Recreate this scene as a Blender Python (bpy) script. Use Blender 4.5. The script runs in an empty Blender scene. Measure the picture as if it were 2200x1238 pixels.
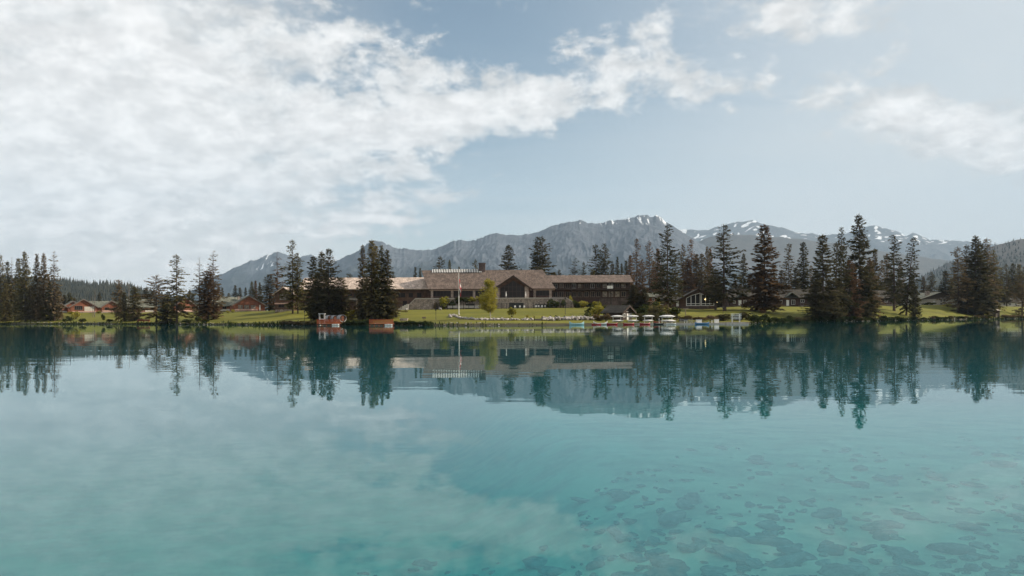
import bpy, math, random
import numpy as np
from mathutils import Vector, Matrix

SC = bpy.context.scene
COL = SC.collection
R = math.radians

# ------------------------------------------------------------------ camera
F = 1600.0            # focal length in photograph pixels (2200 wide)
CAMH = 2.0
cam_d = bpy.data.cameras.new('camera')
cam_d.sensor_width = 36.0
cam_d.lens = 36.0 * F / 2200.0
cam_d.shift_y = 63.0 / 2200.0
cam_d.clip_start = 0.1
cam_d.clip_end = 60000.0
cam = bpy.data.objects.new('camera', cam_d)
cam.location = (0, 0, CAMH)
cam.rotation_euler = (R(90), R(0.26), 0)
COL.objects.link(cam)
SC.camera = cam

# ------------------------------------------------------------------ sky, sun, exposure
SUN_AZ, SUN_EL = 83.0, 31.0            # degrees clockwise from the view direction, above the horizon
SUN_DIR = Vector((math.sin(R(SUN_AZ)) * math.cos(R(SUN_EL)), math.cos(R(SUN_AZ)) * math.cos(R(SUN_EL)), math.sin(R(SUN_EL))))
SKY_STRENGTH = 0.075


class NT:
    """small helper that writes math into a node tree"""
    def __init__(self, tree):
        self.t = tree
        self.n = tree.nodes
        self.l = tree.links

    def _in(self, sock, v):
        if v is None:
            return
        if hasattr(v, 'is_output'):
            self.l.new(v, sock)
        else:
            sock.default_value = v

    def m(self, op, a, b=None, c=None, clamp=False):
        nd = self.n.new('ShaderNodeMath'); nd.operation = op; nd.use_clamp = clamp
        self._in(nd.inputs[0], a); self._in(nd.inputs[1], b)
        if c is not None:
            self._in(nd.inputs[2], c)
        return nd.outputs[0]

    def smooth(self, x, e0, e1, t0=0.0, t1=1.0):
        nd = self.n.new('ShaderNodeMapRange'); nd.interpolation_type = 'SMOOTHSTEP'
        self._in(nd.inputs[0], x)
        for i, v in ((1, e0), (2, e1), (3, t0), (4, t1)):
            self._in(nd.inputs[i], v)
        return nd.outputs[0]

    def noise(self, vec, scale, detail=5.0, rough=0.55, dist=0.0, lac=2.0):
        nd = self.n.new('ShaderNodeTexNoise')
        self._in(nd.inputs['Vector'], vec)
        nd.inputs['Scale'].default_value = scale
        nd.inputs['Detail'].default_value = detail
        nd.inputs['Roughness'].default_value = rough
        nd.inputs['Distortion'].default_value = dist
        nd.inputs['Lacunarity'].default_value = lac
        return nd.outputs[0]

    def mix(self, f, a, b, blend='MIX'):
        nd = self.n.new('ShaderNodeMix'); nd.data_type = 'RGBA'; nd.blend_type = blend
        self._in(nd.inputs[0], f); self._in(nd.inputs[6], a); self._in(nd.inputs[7], b)
        return nd.outputs[2]

    def comb(self, x, y, z=0.0):
        nd = self.n.new('ShaderNodeCombineXYZ')
        for i, v in enumerate((x, y, z)):
            self._in(nd.inputs[i], v)
        return nd.outputs[0]

    def sep(self, v):
        nd = self.n.new('ShaderNodeSeparateXYZ'); self._in(nd.inputs[0], v)
        return nd.outputs

    def vscale(self, v, s):
        nd = self.n.new('ShaderNodeVectorMath'); nd.operation = 'MULTIPLY'
        self._in(nd.inputs[0], v); nd.inputs[1].default_value = s
        return nd.outputs[0]


world = bpy.data.worlds.new('World')
SC.world = world
world.use_nodes = True


def build_world():
    k = NT(world.node_tree)
    k.n.clear()
    out = k.n.new('ShaderNodeOutputWorld')
    bg = k.n.new('ShaderNodeBackground')
    sky = k.n.new('ShaderNodeTexSky')
    sky.sky_type = 'NISHITA'
    sky.sun_disc = False
    sky.sun_elevation = R(SUN_EL)
    sky.sun_rotation = R(SUN_AZ)
    sky.altitude = 1000.0
    sky.air_density = 1.0
    sky.dust_density = 1.6
    sky.ozone_density = 1.0
    tc = k.n.new('ShaderNodeTexCoord')
    d = tc.outputs['Generated']
    x, y, z = k.sep(d)
    az = k.m('ARCTAN2', x, y)
    el = k.m('ARCSINE', z)
    # the cloud layer is a level sheet: its pattern is drawn on x/z, y/z
    zz = k.m('ADD', k.m('MAXIMUM', z, 0.0), 0.07)
    P = k.comb(k.m('DIVIDE', x, zz), k.m('DIVIDE', y, zz), 0.0)
    z2 = k.m('ADD', k.m('MAXIMUM', z, 0.0), 0.38)
    P2 = k.comb(k.m('DIVIDE', x, z2), k.m('DIVIDE', y, z2), 0.0)
    big = k.noise(P2, 3.0, 2.0, 0.5, 0.3)
    mid = k.noise(P2, 9.0, 5.0, 0.60, 0.25)
    fine = k.noise(P2, 27.0, 4.0, 0.62, 0.2)
    veil = k.noise(k.vscale(P, (0.5, 1.1, 1.0)), 0.8, 4.0, 0.6, 0.8)

    def blob(px, row, rx, ry, ang, w):
        a0 = math.atan((px - 1100.0) / F)
        e0 = math.atan((682.0 - row) / F * math.cos(a0))
        ca, sa = math.cos(R(ang)), math.sin(R(ang))
        da = k.m('SUBTRACT', az, a0); de = k.m('SUBTRACT', el, e0)
        p = k.m('ADD', k.m('MULTIPLY', da, ca * F / rx), k.m('MULTIPLY', de, sa * F / rx))
        q = k.m('ADD', k.m('MULTIPLY', da, -sa * F / ry), k.m('MULTIPLY', de, ca * F / ry))
        r2 = k.m('ADD', k.m('MULTIPLY', p, p), k.m('MULTIPLY', q, q))
        e = k.m('POWER', 2.718, k.m('MULTIPLY', r2, -1.0))
        return k.m('MULTIPLY', e, w)

    cov = None
    for b in CLOUD_BLOBS:
        o = blob(*b)
        cov = o if cov is None else k.m('ADD', cov, o)
    # the cover wanders on as a broken layer in every direction
    cov = k.m('ADD', cov, -0.08)
    dens = k.m('ADD', cov, k.m('ADD', k.m('MULTIPLY', k.m('SUBTRACT', mid, 0.5), 2.1), k.m('MULTIPLY', k.m('SUBTRACT', big, 0.5), 0.9)))
    dens = k.m('ADD', dens, k.m('MULTIPLY', k.m('SUBTRACT', fine, 0.5), 0.95))
    mask = k.smooth(dens, 0.0, 0.50)
    thick = k.smooth(dens, 0.15, 0.95)
    # thin high veil, thicker low down and toward the sun
    low = k.smooth(el, 0.0, 0.34, 1.0, 0.0)
    sunny = k.smooth(az, -0.15, 0.70)
    v1 = k.m('ADD', k.m('MULTIPLY', veil, 0.50), k.m('MULTIPLY', low, 0.42))
    v1 = k.m('ADD', v1, k.m('MULTIPLY', sunny, 0.62))
    left = k.smooth(az, -0.1, -0.6)
    v1 = k.m('ADD', v1, k.m('MULTIPLY', left, 0.60))
    vm = k.smooth(v1, 0.08, 1.02, 0.0, 0.94)
    skc = k.mix(1.0, sky.outputs[0], (SKY_STRENGTH * 0.95, SKY_STRENGTH * 1.06, SKY_STRENGTH * 0.98, 1.0), 'MULTIPLY')
    vc = k.mix(k.smooth(az, -0.45, 0.1), (0.60, 0.59, 0.57, 1.0), (0.52, 0.54, 0.545, 1.0))
    c = k.mix(vm, skc, vc)
    cc = k.mix(thick, (0.56, 0.565, 0.56, 1.0), (0.73, 0.715, 0.70, 1.0))
    shade = k.smooth(k.noise(P2, 14.0, 5.0, 0.68, 0.0), 0.34, 0.68, 0.80, 1.07)
    cc = k.mix(1.0, cc, k.comb(shade, shade, shade), 'MULTIPLY')
    # far-off cloud low on the horizon greys out with the air in between
    cc = k.mix(k.smooth(el, 0.0, 0.13, 0.7, 0.0), cc, (0.57, 0.57, 0.56, 1.0))
    c = k.mix(mask, c, cc)
    k.l.new(c, bg.inputs[0])
    bg.inputs[1].default_value = 1.0
    k.l.new(bg.outputs[0], out.inputs[0])


# where the cloud banks hang: photograph bearing, radii, tilt, weight
CLOUD_BLOBS = [
    (-20, 280, 500, 340, 0, 1.0),
    (480, 340, 360, 130, -8, 0.42),
    (640, 130, 360, 150, 0, 0.22),
    (1060, 235, 380, 62, 8, 0.85),
    (860, 300, 160, 60, -20, 0.35),
    (1440, 30, 140, 70, 30, 0.26),
    (1330, 110, 170, 40, 20, 0.22),
    (1560, 180, 180, 34, 8, 0.10),
    (1810, 45, 120, 32, 14, 0.42),
    (1690, 25, 70, 40, 0, 0.40),
    (2030, 275, 260, 62, -20, 0.85),
    (2140, 330, 150, 55, -10, 0.40),
    (1930, 110, 90, 40, 10, 0.18),
    (2170, 80, 60, 35, 10, 0.45),
    (950, 425, 110, 20, 8, 0.62),
    (825, 470, 80, 10, 0, 0.85),
    (1120, 430, 60, 12, -6, 0.20),
    (1235, 352, 60, 14, -14, 0.45),
    (1575, 240, 22, 14, -30, 0.34),
    (1080, 70, 160, 50, 0, -0.25),
    (1720, 170, 90, 70, 0, -0.18),
    (1420, 350, 420, 90, -5, -0.42),
    (1650, 430, 600, 90, 0, -0.50),
]
build_world()
world.cycles.sampling_method = 'MANUAL'
world.cycles.sample_map_resolution = 256

sun_d = bpy.data.lights.new('sun', 'SUN')
sun_d.energy = 4.8
sun_d.angle = R(0.6)
sun_d.color = (1.0, 0.88, 0.72)
sun = bpy.data.objects.new('sun', sun_d)
sun.rotation_euler = SUN_DIR.to_track_quat('Z', 'Y').to_euler()
sun.location = (300, 100, 200)
COL.objects.link(sun)

vs = SC.view_settings
vs.view_transform = 'Standard'
vs.look = 'None'
vs.exposure = 0.55
vs.gamma = 1.0
vs.use_curve_mapping = False
cy = SC.cycles
cy.max_bounces = 8
cy.diffuse_bounces = 2
cy.glossy_bounces = 3
cy.transmission_bounces = 3
cy.transparent_max_bounces = 12
cy.volume_bounces = 0
cy.use_denoising = True
try:
    cy.denoiser = 'OPENIMAGEDENOISE'
    cy.denoising_input_passes = 'RGB_ALBEDO_NORMAL'
except Exception:
    pass
cy.use_adaptive_sampling = True
cy.adaptive_threshold = 0.02
cy.sample_clamp_indirect = 6.0
cy.caustics_reflective = False
cy.caustics_refractive = False


# ------------------------------------------------------------------ projection helpers
def hz(px):
    return 687.0 - 10.0 * px / 2200.0


def X(px, Y):
    return (px - 1100.0) / F * Y


def Z(row, Y, px=1100.0):
    return CAMH + (hz(px) - row) / F * Y


def W(n, Y):
    return n * Y / F


# ------------------------------------------------------------------ noise for the terrain
_rng = np.random.default_rng(7)
_LAT = _rng.random((256, 256))


def vnoise(x, y):
    xi = np.floor(x).astype(int); yi = np.floor(y).astype(int)
    fx = x - xi; fy = y - yi
    fx = fx * fx * fx * (fx * (fx * 6 - 15) + 10); fy = fy * fy * fy * (fy * (fy * 6 - 15) + 10)
    a = _LAT[xi % 256, yi % 256]; b = _LAT[(xi + 1) % 256, yi % 256]
    c = _LAT[xi % 256, (yi + 1) % 256]; d = _LAT[(xi + 1) % 256, (yi + 1) % 256]
    return (a * (1 - fx) + b * fx) * (1 - fy) + (c * (1 - fx) + d * fx) * fy


def fbm(x, y, oct=5, gain=0.5, ridged=False):
    s = 0.0; amp = 1.0; tot = 0.0
    for o in range(oct):
        n = vnoise(x * 2 ** o + 17.3 * o, y * 2 ** o + 5.1 * o)
        if ridged:
            n = 1.0 - np.abs(2 * n - 1)
            n = n * n
        s = s + n * amp; tot += amp; amp *= gain
    return s / tot


# ------------------------------------------------------------------ materials
MATS = {}


def mat(name, c1, c2=None, scale=1.0, rough=0.8, detail=4.0, stretch=(1, 1, 1), bump=0.0, lo=0.35, hi=0.65, rnd=0.0, spec=0.3, metallic=0.0):
    if name in MATS:
        return MATS[name]
    m = bpy.data.materials.new(name)
    m.use_nodes = True
    k = NT(m.node_tree)
    b = m.node_tree.nodes['Principled BSDF']
    b.inputs['Roughness'].default_value = rough
    b.inputs['Specular IOR Level'].default_value = spec
    b.inputs['Metallic'].default_value = metallic
    col = (*c1, 1.0)
    if c2 is not None:
        tc = k.n.new('ShaderNodeTexCoord')
        v = k.vscale(tc.outputs['Object'], stretch)
        n = k.noise(v, scale, detail, 0.6)
        col = k.mix(k.smooth(n, lo, hi), (*c1, 1.0), (*c2, 1.0))
        if bump:
            bn = k.n.new('ShaderNodeBump'); bn.inputs['Strength'].default_value = 1.0; bn.inputs['Distance'].default_value = bump
            k.l.new(n, bn.inputs['Height']); k.l.new(bn.outputs[0], b.inputs['Normal'])
    if rnd:
        oi = k.n.new('ShaderNodeObjectInfo')
        f = k.m('ADD', 1.0 - rnd, k.m('MULTIPLY', oi.outputs['Random'], 2 * rnd))
        col = k.mix(1.0, col, k.comb(f, f, f), 'MULTIPLY')
    if hasattr(col, 'is_output'):
        k.l.new(col, b.inputs['Base Color'])
    else:
        b.inputs['Base Color'].default_value = col
    MATS[name] = m
    return m


def foliage(name, c1, c2, scale=0.9, trans=0.3):
    if name in MATS:
        return MATS[name]
    m = bpy.data.materials.new(name)
    m.use_nodes = True
    k = NT(m.node_tree)
    k.n.clear()
    out = k.n.new('ShaderNodeOutputMaterial')
    tc = k.n.new('ShaderNodeTexCoord')
    n = k.noise(tc.outputs['Object'], scale, 4.0, 0.65)
    col = k.mix(k.smooth(n, 0.33, 0.67), (*c1, 1.0), (*c2, 1.0))
    oi = k.n.new('ShaderNodeObjectInfo')
    f = k.m('ADD', 0.72, k.m('MULTIPLY', oi.outputs['Random'], 0.56))
    col = k.mix(1.0, col, k.comb(f, k.m('ADD', k.m('MULTIPLY', f, 0.85), 0.15), f), 'MULTIPLY')
    df = k.n.new('ShaderNodeBsdfDiffuse'); tr = k.n.new('ShaderNodeBsdfTranslucent')
    k.l.new(col, df.inputs[0]); k.l.new(col, tr.inputs[0])
    mx = k.n.new('ShaderNodeMixShader'); mx.inputs[0].default_value = trans
    k.l.new(df.outputs[0], mx.inputs[1]); k.l.new(tr.outputs[0], mx.inputs[2])
    k.l.new(mx.outputs[0], out.inputs[0])
    MATS[name] = m
    return m


def brickish(name, c1, c2, mortar, bw, bh, msize=0.02, axis='xz', rough=0.85):
    """courses of shingles, logs or stones seen from far off"""
    if name in MATS:
        return MATS[name]
    m = bpy.data.materials.new(name)
    m.use_nodes = True
    k = NT(m.node_tree)
    b = m.node_tree.nodes['Principled BSDF']
    b.inputs['Roughness'].default_value = rough
    b.inputs['Specular IOR Level'].default_value = 0.2
    tc = k.n.new('ShaderNodeTexCoord')
    x, y, z = k.sep(tc.outputs['Object'])
    v = k.comb(k.m('ADD', x, k.m('MULTIPLY', y, 0.35)), z, 0.0)
    br = k.n.new('ShaderNodeTexBrick')
    k.l.new(v, br.inputs['Vector'])
    br.inputs['Color1'].default_value = (*c1, 1); br.inputs['Color2'].default_value = (*c2, 1); br.inputs['Mortar'].default_value = (*mortar, 1)
    br.inputs['Scale'].default_value = 1.0
    br.inputs['Brick Width'].default_value = bw; br.inputs['Row Height'].default_value = bh
    br.inputs['Mortar Size'].default_value = msize
    br.inputs['Bias'].default_value = 0.0
    n = k.noise(tc.outputs['Object'], 0.6, 6.0, 0.65)
    n2 = k.noise(k.vscale(tc.outputs['Object'], (2.5, 0.3, 0.3)), 1.0, 3.0, 0.6)
    f = k.m('MULTIPLY', k.smooth(n, 0.3, 0.72, 0.68, 1.3), k.smooth(n2, 0.3, 0.7, 0.85, 1.15))
    col = k.mix(1.0, br.outputs[0], k.comb(f, f, f), 'MULTIPLY')
    k.l.new(col, b.inputs['Base Color'])
    bn = k.n.new('ShaderNodeBump'); bn.inputs['Strength'].default_value = 0.6; bn.inputs['Distance'].default_value = 0.05
    k.l.new(br.outputs['Fac'], bn.inputs['Height']); bn.invert = True
    k.l.new(bn.outputs[0], b.inputs['Normal'])
    MATS[name] = m
    return m


M = {}
M['roof_brown'] = brickish('shingle_brown', (0.185, 0.140, 0.115), (0.125, 0.095, 0.080), (0.07, 0.05, 0.045), 0.45, 0.32)
M['roof_pale'] = brickish('shingle_pale', (0.62, 0.50, 0.42), (0.46, 0.37, 0.31), (0.2, 0.15, 0.12), 0.45, 0.32)
M['roof_grey'] = brickish('shingle_grey', (0.17, 0.175, 0.14), (0.125, 0.13, 0.105), (0.06, 0.06, 0.05), 0.5, 0.35)
M['roof_dark'] = brickish('shingle_dark', (0.062, 0.055, 0.045), (0.045, 0.04, 0.034), (0.02, 0.02, 0.018), 0.5, 0.35)
M['log_brown'] = brickish('log_brown', (0.13, 0.075, 0.05), (0.10, 0.057, 0.04), (0.035, 0.02, 0.015), 6.0, 0.32, 0.03)
M['log_dark'] = brickish('log_dark', (0.085, 0.05, 0.042), (0.065, 0.04, 0.034), (0.025, 0.015, 0.012), 6.0, 0.32, 0.03)
M['log_red'] = brickish('log_red', (0.27, 0.105, 0.065), (0.22, 0.085, 0.053), (0.1, 0.035, 0.02), 5.0, 0.30, 0.03)
M['panel_pink'] = mat('panel_pink', (0.62, 0.40, 0.32), (0.5, 0.30, 0.24), 1.5)
M['panel_cream'] = mat('panel_cream', (0.62, 0.58, 0.50), (0.5, 0.46, 0.40), 1.5)
M['stone'] = brickish('stone_grey', (0.48, 0.40, 0.34), (0.24, 0.19, 0.16), (0.16, 0.13, 0.11), 0.38, 0.26, 0.03)
M['stone_dark'] = brickish('stone_dark', (0.16, 0.115, 0.10), (0.09, 0.065, 0.058), (0.06, 0.045, 0.04), 0.4, 0.28, 0.03)
M['cap'] = mat('cap_stone', (0.52, 0.47, 0.42), (0.42, 0.37, 0.33), 2.0)
M['white'] = mat('white_paint', (0.78, 0.77, 0.74), (0.68, 0.66, 0.62), 3.0, rough=0.5)
M['trim'] = mat('trim_tan', (0.36, 0.28, 0.21), (0.28, 0.21, 0.16), 2.0)
M['timber'] = mat('timber_dark', (0.055, 0.035, 0.026), (0.04, 0.026, 0.02), 2.0)
M['glass'] = mat('window_glass', (0.022, 0.018, 0.017), rough=0.15, spec=0.12)
M['curtain'] = mat('curtain_glass', (0.32, 0.27, 0.22), (0.12, 0.10, 0.09), 1.2, rough=0.35)
M['metal_dark'] = mat('metal_dark', (0.02, 0.02, 0.02), (0.03, 0.03, 0.03), 4.0, rough=0.5)
M['galv'] = mat('metal_pale', (0.27, 0.28, 0.30), (0.20, 0.21, 0.225), 3.0, rough=0.45)
M['deck_red'] = mat('deck_red', (0.42, 0.10, 0.045), (0.30, 0.07, 0.032), 2.5, stretch=(6, 6, 0.6))
M['plank'] = mat('plank_grey', (0.42, 0.39, 0.35), (0.28, 0.26, 0.235), 2.0, stretch=(0.4, 5, 5))
M['boat_white'] = mat('boat_white', (0.80, 0.79, 0.76), (0.70, 0.69, 0.67), 2.0, rough=0.35)
M['boat_red'] = mat('boat_red', (0.36, 0.016, 0.02), (0.28, 0.012, 0.018), 2.0, rough=0.35)
M['boat_teal'] = mat('boat_teal', (0.36, 0.60, 0.62), (0.28, 0.50, 0.53), 2.0, rough=0.35)
M['boat_blue'] = mat('boat_blue', (0.13, 0.27, 0.48), (0.10, 0.22, 0.40), 2.0, rough=0.35)
M['bark'] = mat('bark', (0.085, 0.055, 0.042), (0.05, 0.034, 0.028), 3.0, stretch=(4, 4, 0.6))
M['bark_pale'] = mat('bark_pale', (0.55, 0.50, 0.42), (0.3, 0.26, 0.22), 3.0)
M['wood_grey'] = mat('wood_grey', (0.20, 0.165, 0.145), (0.13, 0.105, 0.092), 2.0, stretch=(4, 4, 0.4))
M['rock'] = mat('rock_pale', (0.42, 0.39, 0.36), (0.17, 0.15, 0.14), 1.3, detail=6)
M['flag_red'] = mat('flag_red', (0.62, 0.03, 0.035), (0.5, 0.025, 0.03), 1.0)
M['flag_white'] = mat('flag_white', (0.8, 0.79, 0.78), (0.7, 0.69, 0.68), 1.0)

M['fol_dark'] = foliage('needles_dark', (0.105, 0.092, 0.046), (0.052, 0.049, 0.027))
M['fol_olive'] = foliage('needles_olive', (0.190, 0.158, 0.066), (0.095, 0.083, 0.038))
M['fol_brown'] = foliage('needles_brown', (0.185, 0.136, 0.072), (0.095, 0.072, 0.041))
M['fol_rust'] = foliage('needles_rust', (0.195, 0.120, 0.065), (0.10, 0.064, 0.040))
M['fol_lime'] = foliage('leaves_lime', (0.34, 0.30, 0.055), (0.20, 0.19, 0.04), 1.2, 0.4)
M['fol_gold'] = foliage('leaves_gold', (0.30, 0.21, 0.02), (0.19, 0.15, 0.02), 1.2, 0.4)
M['fol_green'] = foliage('leaves_green', (0.075, 0.085, 0.028), (0.035, 0.045, 0.018), 1.2, 0.35)
M['fol_reed'] = foliage('reeds_green', (0.045, 0.058, 0.02), (0.018, 0.028, 0.012), 0.5, 0.3)
M['fol_far'] = foliage('needles_far', (0.050, 0.048, 0.030), (0.030, 0.030, 0.020), 0.02, 0.1)


# ------------------------------------------------------------------ mesh helpers
class MB:
    def __init__(self):
        self.v = []; self.f = []

    def add(self, vs, fs):
        o = len(self.v)
        self.v += [tuple(p) for p in vs]
        self.f += [tuple(i + o for i in q) for q in fs]
        return self

    def box(self, x0, x1, y0, y1, z0, z1):
        vs = [(x0, y0, z0), (x1, y0, z0), (x1, y1, z0), (x0, y1, z0), (x0, y0, z1), (x1, y0, z1), (x1, y1, z1), (x0, y1, z1)]
        fs = [(0, 3, 2, 1), (4, 5, 6, 7), (0, 1, 5, 4), (1, 2, 6, 5), (2, 3, 7, 6), (3, 0, 4, 7)]
        return self.add(vs, fs)

    def prism(self, pts, vec):
        n = len(pts); vec = Vector(vec)
        a = [Vector(p) for p in pts]; b = [p + vec for p in a]
        fs = [tuple(range(n))[::-1], tuple(range(n, 2 * n))]
        for i in range(n):
            j = (i + 1) % n
            fs.append((i, j, n + j, n + i))
        return self.add(a + b, fs)

    def tube(self, p0, p1, r0, r1=None, n=6):
        r1 = r0 if r1 is None else r1
        p0 = Vector(p0); p1 = Vector(p1); d = (p1 - p0).normalized()
        u = d.orthogonal().normalized(); w = d.cross(u)
        vs = []
        for p, r in ((p0, r0), (p1, r1)):
            for i in range(n):
                a = 2 * math.pi * i / n
                vs.append(p + u * (r * math.cos(a)) + w * (r * math.sin(a)))
        fs = [(i, (i + 1) % n, n + (i + 1) % n, n + i) for i in range(n)]
        fs += [tuple(range(n))[::-1], tuple(range(n, 2 * n))]
        return self.add(vs, fs)

    def mesh(self, name, m, smooth=False):
        me = bpy.data.meshes.new(name)
        me.from_pydata(self.v, [], self.f)
        me.materials.append(m)
        if smooth:
            me.polygons.foreach_set('use_smooth', [True] * len(me.polygons))
        me.update()
        return me

    def obj(self, name, m, parent=None, smooth=False):
        o = bpy.data.objects.new(name, self.mesh(name, m, smooth))
        COL.objects.link(o)
        if parent is not None:
            o.parent = parent
        return o


def npmesh(name, V, Fc, m, smooth=False):
    me = bpy.data.meshes.new(name)
    V = np.asarray(V, dtype=np.float32); Fc = np.asarray(Fc, dtype=np.int32)
    nf, k = Fc.shape
    me.vertices.add(len(V)); me.vertices.foreach_set('co', V.ravel())
    me.loops.add(nf * k); me.loops.foreach_set('vertex_index', Fc.ravel())
    me.polygons.add(nf)
    me.polygons.foreach_set('loop_start', np.arange(0, nf * k, k, dtype=np.int32))
    try:
        me.polygons.foreach_set('loop_total', np.full(nf, k, dtype=np.int32))
    except Exception:
        pass
    if smooth:
        me.polygons.foreach_set('use_smooth', np.ones(nf, dtype=bool))
    me.materials.append(m)
    me.update(calc_edges=True)
    me.validate()
    return me


def link(name, me, parent=None):
    o = bpy.data.objects.new(name, me)
    COL.objects.link(o)
    if parent is not None:
        o.parent = parent
    return o


def tag(o, label=None, cat=None, group=None, kind=None):
    if label: o['label'] = label
    if cat: o['category'] = cat
    if group: o['group'] = group
    if kind: o['kind'] = kind
    return o


def thing(name, loc, rz=0.0, label=None, cat=None, group=None):
    o = bpy.data.objects.new(name, None)
    o.empty_display_size = 0.5
    o.location = loc
    o.rotation_euler = (0, 0, rz)
    COL.objects.link(o)
    return tag(o, label, cat, group)


def copy_tree(o, parent=None):
    c = o.copy(); COL.objects.link(c)
    if parent is not None:
        c.parent = parent
    for ch in list(o.children):
        copy_tree(ch, c)
    return c


# ------------------------------------------------------------------ lay of the land
_pxs = [-1500, -400, 0, 300, 560, 700, 850, 1000, 1150, 1340, 1600, 1700, 1850, 2000, 2200, 2700, 3600]
_ys = [380, 350, 330, 285, 222, 205, 190, 184, 184, 190, 200, 245, 268, 318, 410, 520, 560]
_ppx = [-1500, 0, 200, 400, 560, 620, 850, 1000, 1250, 1330, 1420, 1500, 1600, 1720, 1850, 2020, 2200, 3600]
_pd = [430, 400, 370, 350, 325, 285, 276, 271, 275, 283, 290, 292, 312, 330, 350, 400, 470, 620]
_pz = [6.5, 6.0, 5.3, 5.2, 5.2, 5.0, 5.0, 5.1, 5.6, 6.4, 5.6, 5.0, 6.2, 6.2, 6.9, 7.6, 7.2, 8.0]


def shore(px):
    px = np.asarray(px, dtype=float)
    return np.interp(px, _pxs, _ys) + 3.0 * (fbm(px * 0.012 + 40, px * 0 + 3.3, 4) - 0.5) * np.interp(px, [0, 600, 1500, 2200], [1.5, 1, 1, 1.6])


def ground(px, Y):
    px = np.asarray(px, dtype=float); Y = np.asarray(Y, dtype=float)
    s = shore(px); p = np.interp(px, _ppx, _pd); zp = np.interp(px, _ppx, _pz)
    t = np.clip((Y - s - 1.5) / (p - s - 1.5), 0, 1)
    bank = 0.55 * np.clip((Y - s) / 1.5, -5, 1)
    lawn = (zp - 0.55) * (0.75 * t + 0.25 * t * t * (3 - 2 * t))
    und = 0.5 * (fbm(px * 0.012, Y * 0.03, 3) - 0.5) * np.clip(t * 6, 0, 1) * np.clip((1 - t) * 6, 0, 1)
    back = np.clip(Y - p, 0, None)
    far = 0.012 * np.clip(back - 20, 0, 400) + 0.004 * np.clip(back - 420, 0, None)
    return np.maximum(bank + lawn + und + far, -2.5)


def gz(px, Y):
    return float(ground(px, Y))


def y_for_row(px, row):
    a, b = float(shore(px)), float(np.interp(px, _ppx, _pd)) + 30
    for _ in range(40):
        c = 0.5 * (a + b)
        r = hz(px) - (gz(px, c) - CAMH) / c * F
        if r > row: a = c
        else: b = c
    return 0.5 * (a + b)


def build_ground():
    pxs = np.concatenate([np.linspace(-2600, -40, 60, endpoint=False), np.linspace(-40, 2240, 460, endpoint=False), np.linspace(2240, 4800, 60)])
    ts = np.concatenate([np.linspace(-0.06, 0.03, 14, endpoint=False), np.linspace(0.03, 1.0, 50, endpoint=False), np.linspace(1.0, 2.0, 16, endpoint=False)])
    rows = []
    for t in ts:
        s = shore(pxs); p = np.interp(pxs, _ppx, _pd)
        rows.append(s + (p - s) * t)
    last = rows[-1]
    for y in np.geomspace(1.0, 30.0, 18)[1:]:
        rows.append(last * y)
    Yg = np.array(rows); Pg = np.broadcast_to(pxs, Yg.shape)
    Zg = ground(Pg, Yg)
    V = np.stack([(Pg - 1100) / F * Yg, Yg, Zg], -1).reshape(-1, 3)
    nr, nc = Yg.shape
    i = np.arange(nr - 1)[:, None] * nc + np.arange(nc - 1)[None, :]
    i = i.ravel()
    Fc = np.stack([i, i + 1, i + nc + 1, i + nc], -1)
    m = bpy.data.materials.new('lawn')
    m.use_nodes = True
    k = NT(m.node_tree)
    b = m.node_tree.nodes['Principled BSDF']
    b.inputs['Roughness'].default_value = 0.9
    b.inputs['Specular IOR Level'].default_value = 0.1
    g = k.n.new('ShaderNodeNewGeometry')
    x, y, z = k.sep(g.outputs['Position'])
    n1 = k.noise(k.vscale(g.outputs['Position'], (0.6, 1.0, 1)), 0.08, 6, 0.65)
    n2 = k.noise(g.outputs['Position'], 0.7, 5, 0.7)
    n3 = k.noise(k.vscale(g.outputs['Position'], (0.25, 1, 1)), 0.35, 4, 0.6)
    c = k.mix(k.smooth(n1, 0.3, 0.7), (0.105, 0.115, 0.020, 1), (0.175, 0.165, 0.026, 1))
    c = k.mix(k.m('MULTIPLY', k.smooth(n3, 0.45, 0.75), 0.7), c, (0.21, 0.175, 0.04, 1))
    n4 = k.noise(k.vscale(g.outputs['Position'], (0.12, 1, 1)), 0.16, 5, 0.6)
    c = k.mix(k.m('MULTIPLY', k.smooth(n4, 0.48, 0.68), 0.6), c, (0.095, 0.085, 0.022, 1))  # dark streaks across the lawn colour in the long tree shadows
    c = k.mix(k.m('MULTIPLY', k.smooth(n2, 0.42, 0.72), 0.6), c, (0.085, 0.09, 0.018, 1))
    # earth and stones on the bank itself; rough heath behind the houses
    bankf = k.smooth(k.m('ADD', z, k.m('MULTIPLY', k.m('SUBTRACT', n2, 0.5), 0.6)), 0.35, 0.62, 1.0, 0.0)
    c = k.mix(bankf, c, (0.062, 0.055, 0.038, 1))
    c = k.mix(k.smooth(y, 520.0, 760.0), c, (0.055, 0.052, 0.032, 1))
    k.l.new(c, b.inputs['Base Color'])
    bn = k.n.new('ShaderNodeBump'); bn.inputs['Distance'].default_value = 0.12
    k.l.new(n2, bn.inputs['Height']); k.l.new(bn.outputs[0], b.inputs['Normal'])
    o = link('ground', npmesh('ground', V, Fc, m, True))
    tag(o, 'grassy lakeside lawn rising from the shore to the lodge', 'ground', kind='structure')


build_ground()


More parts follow.
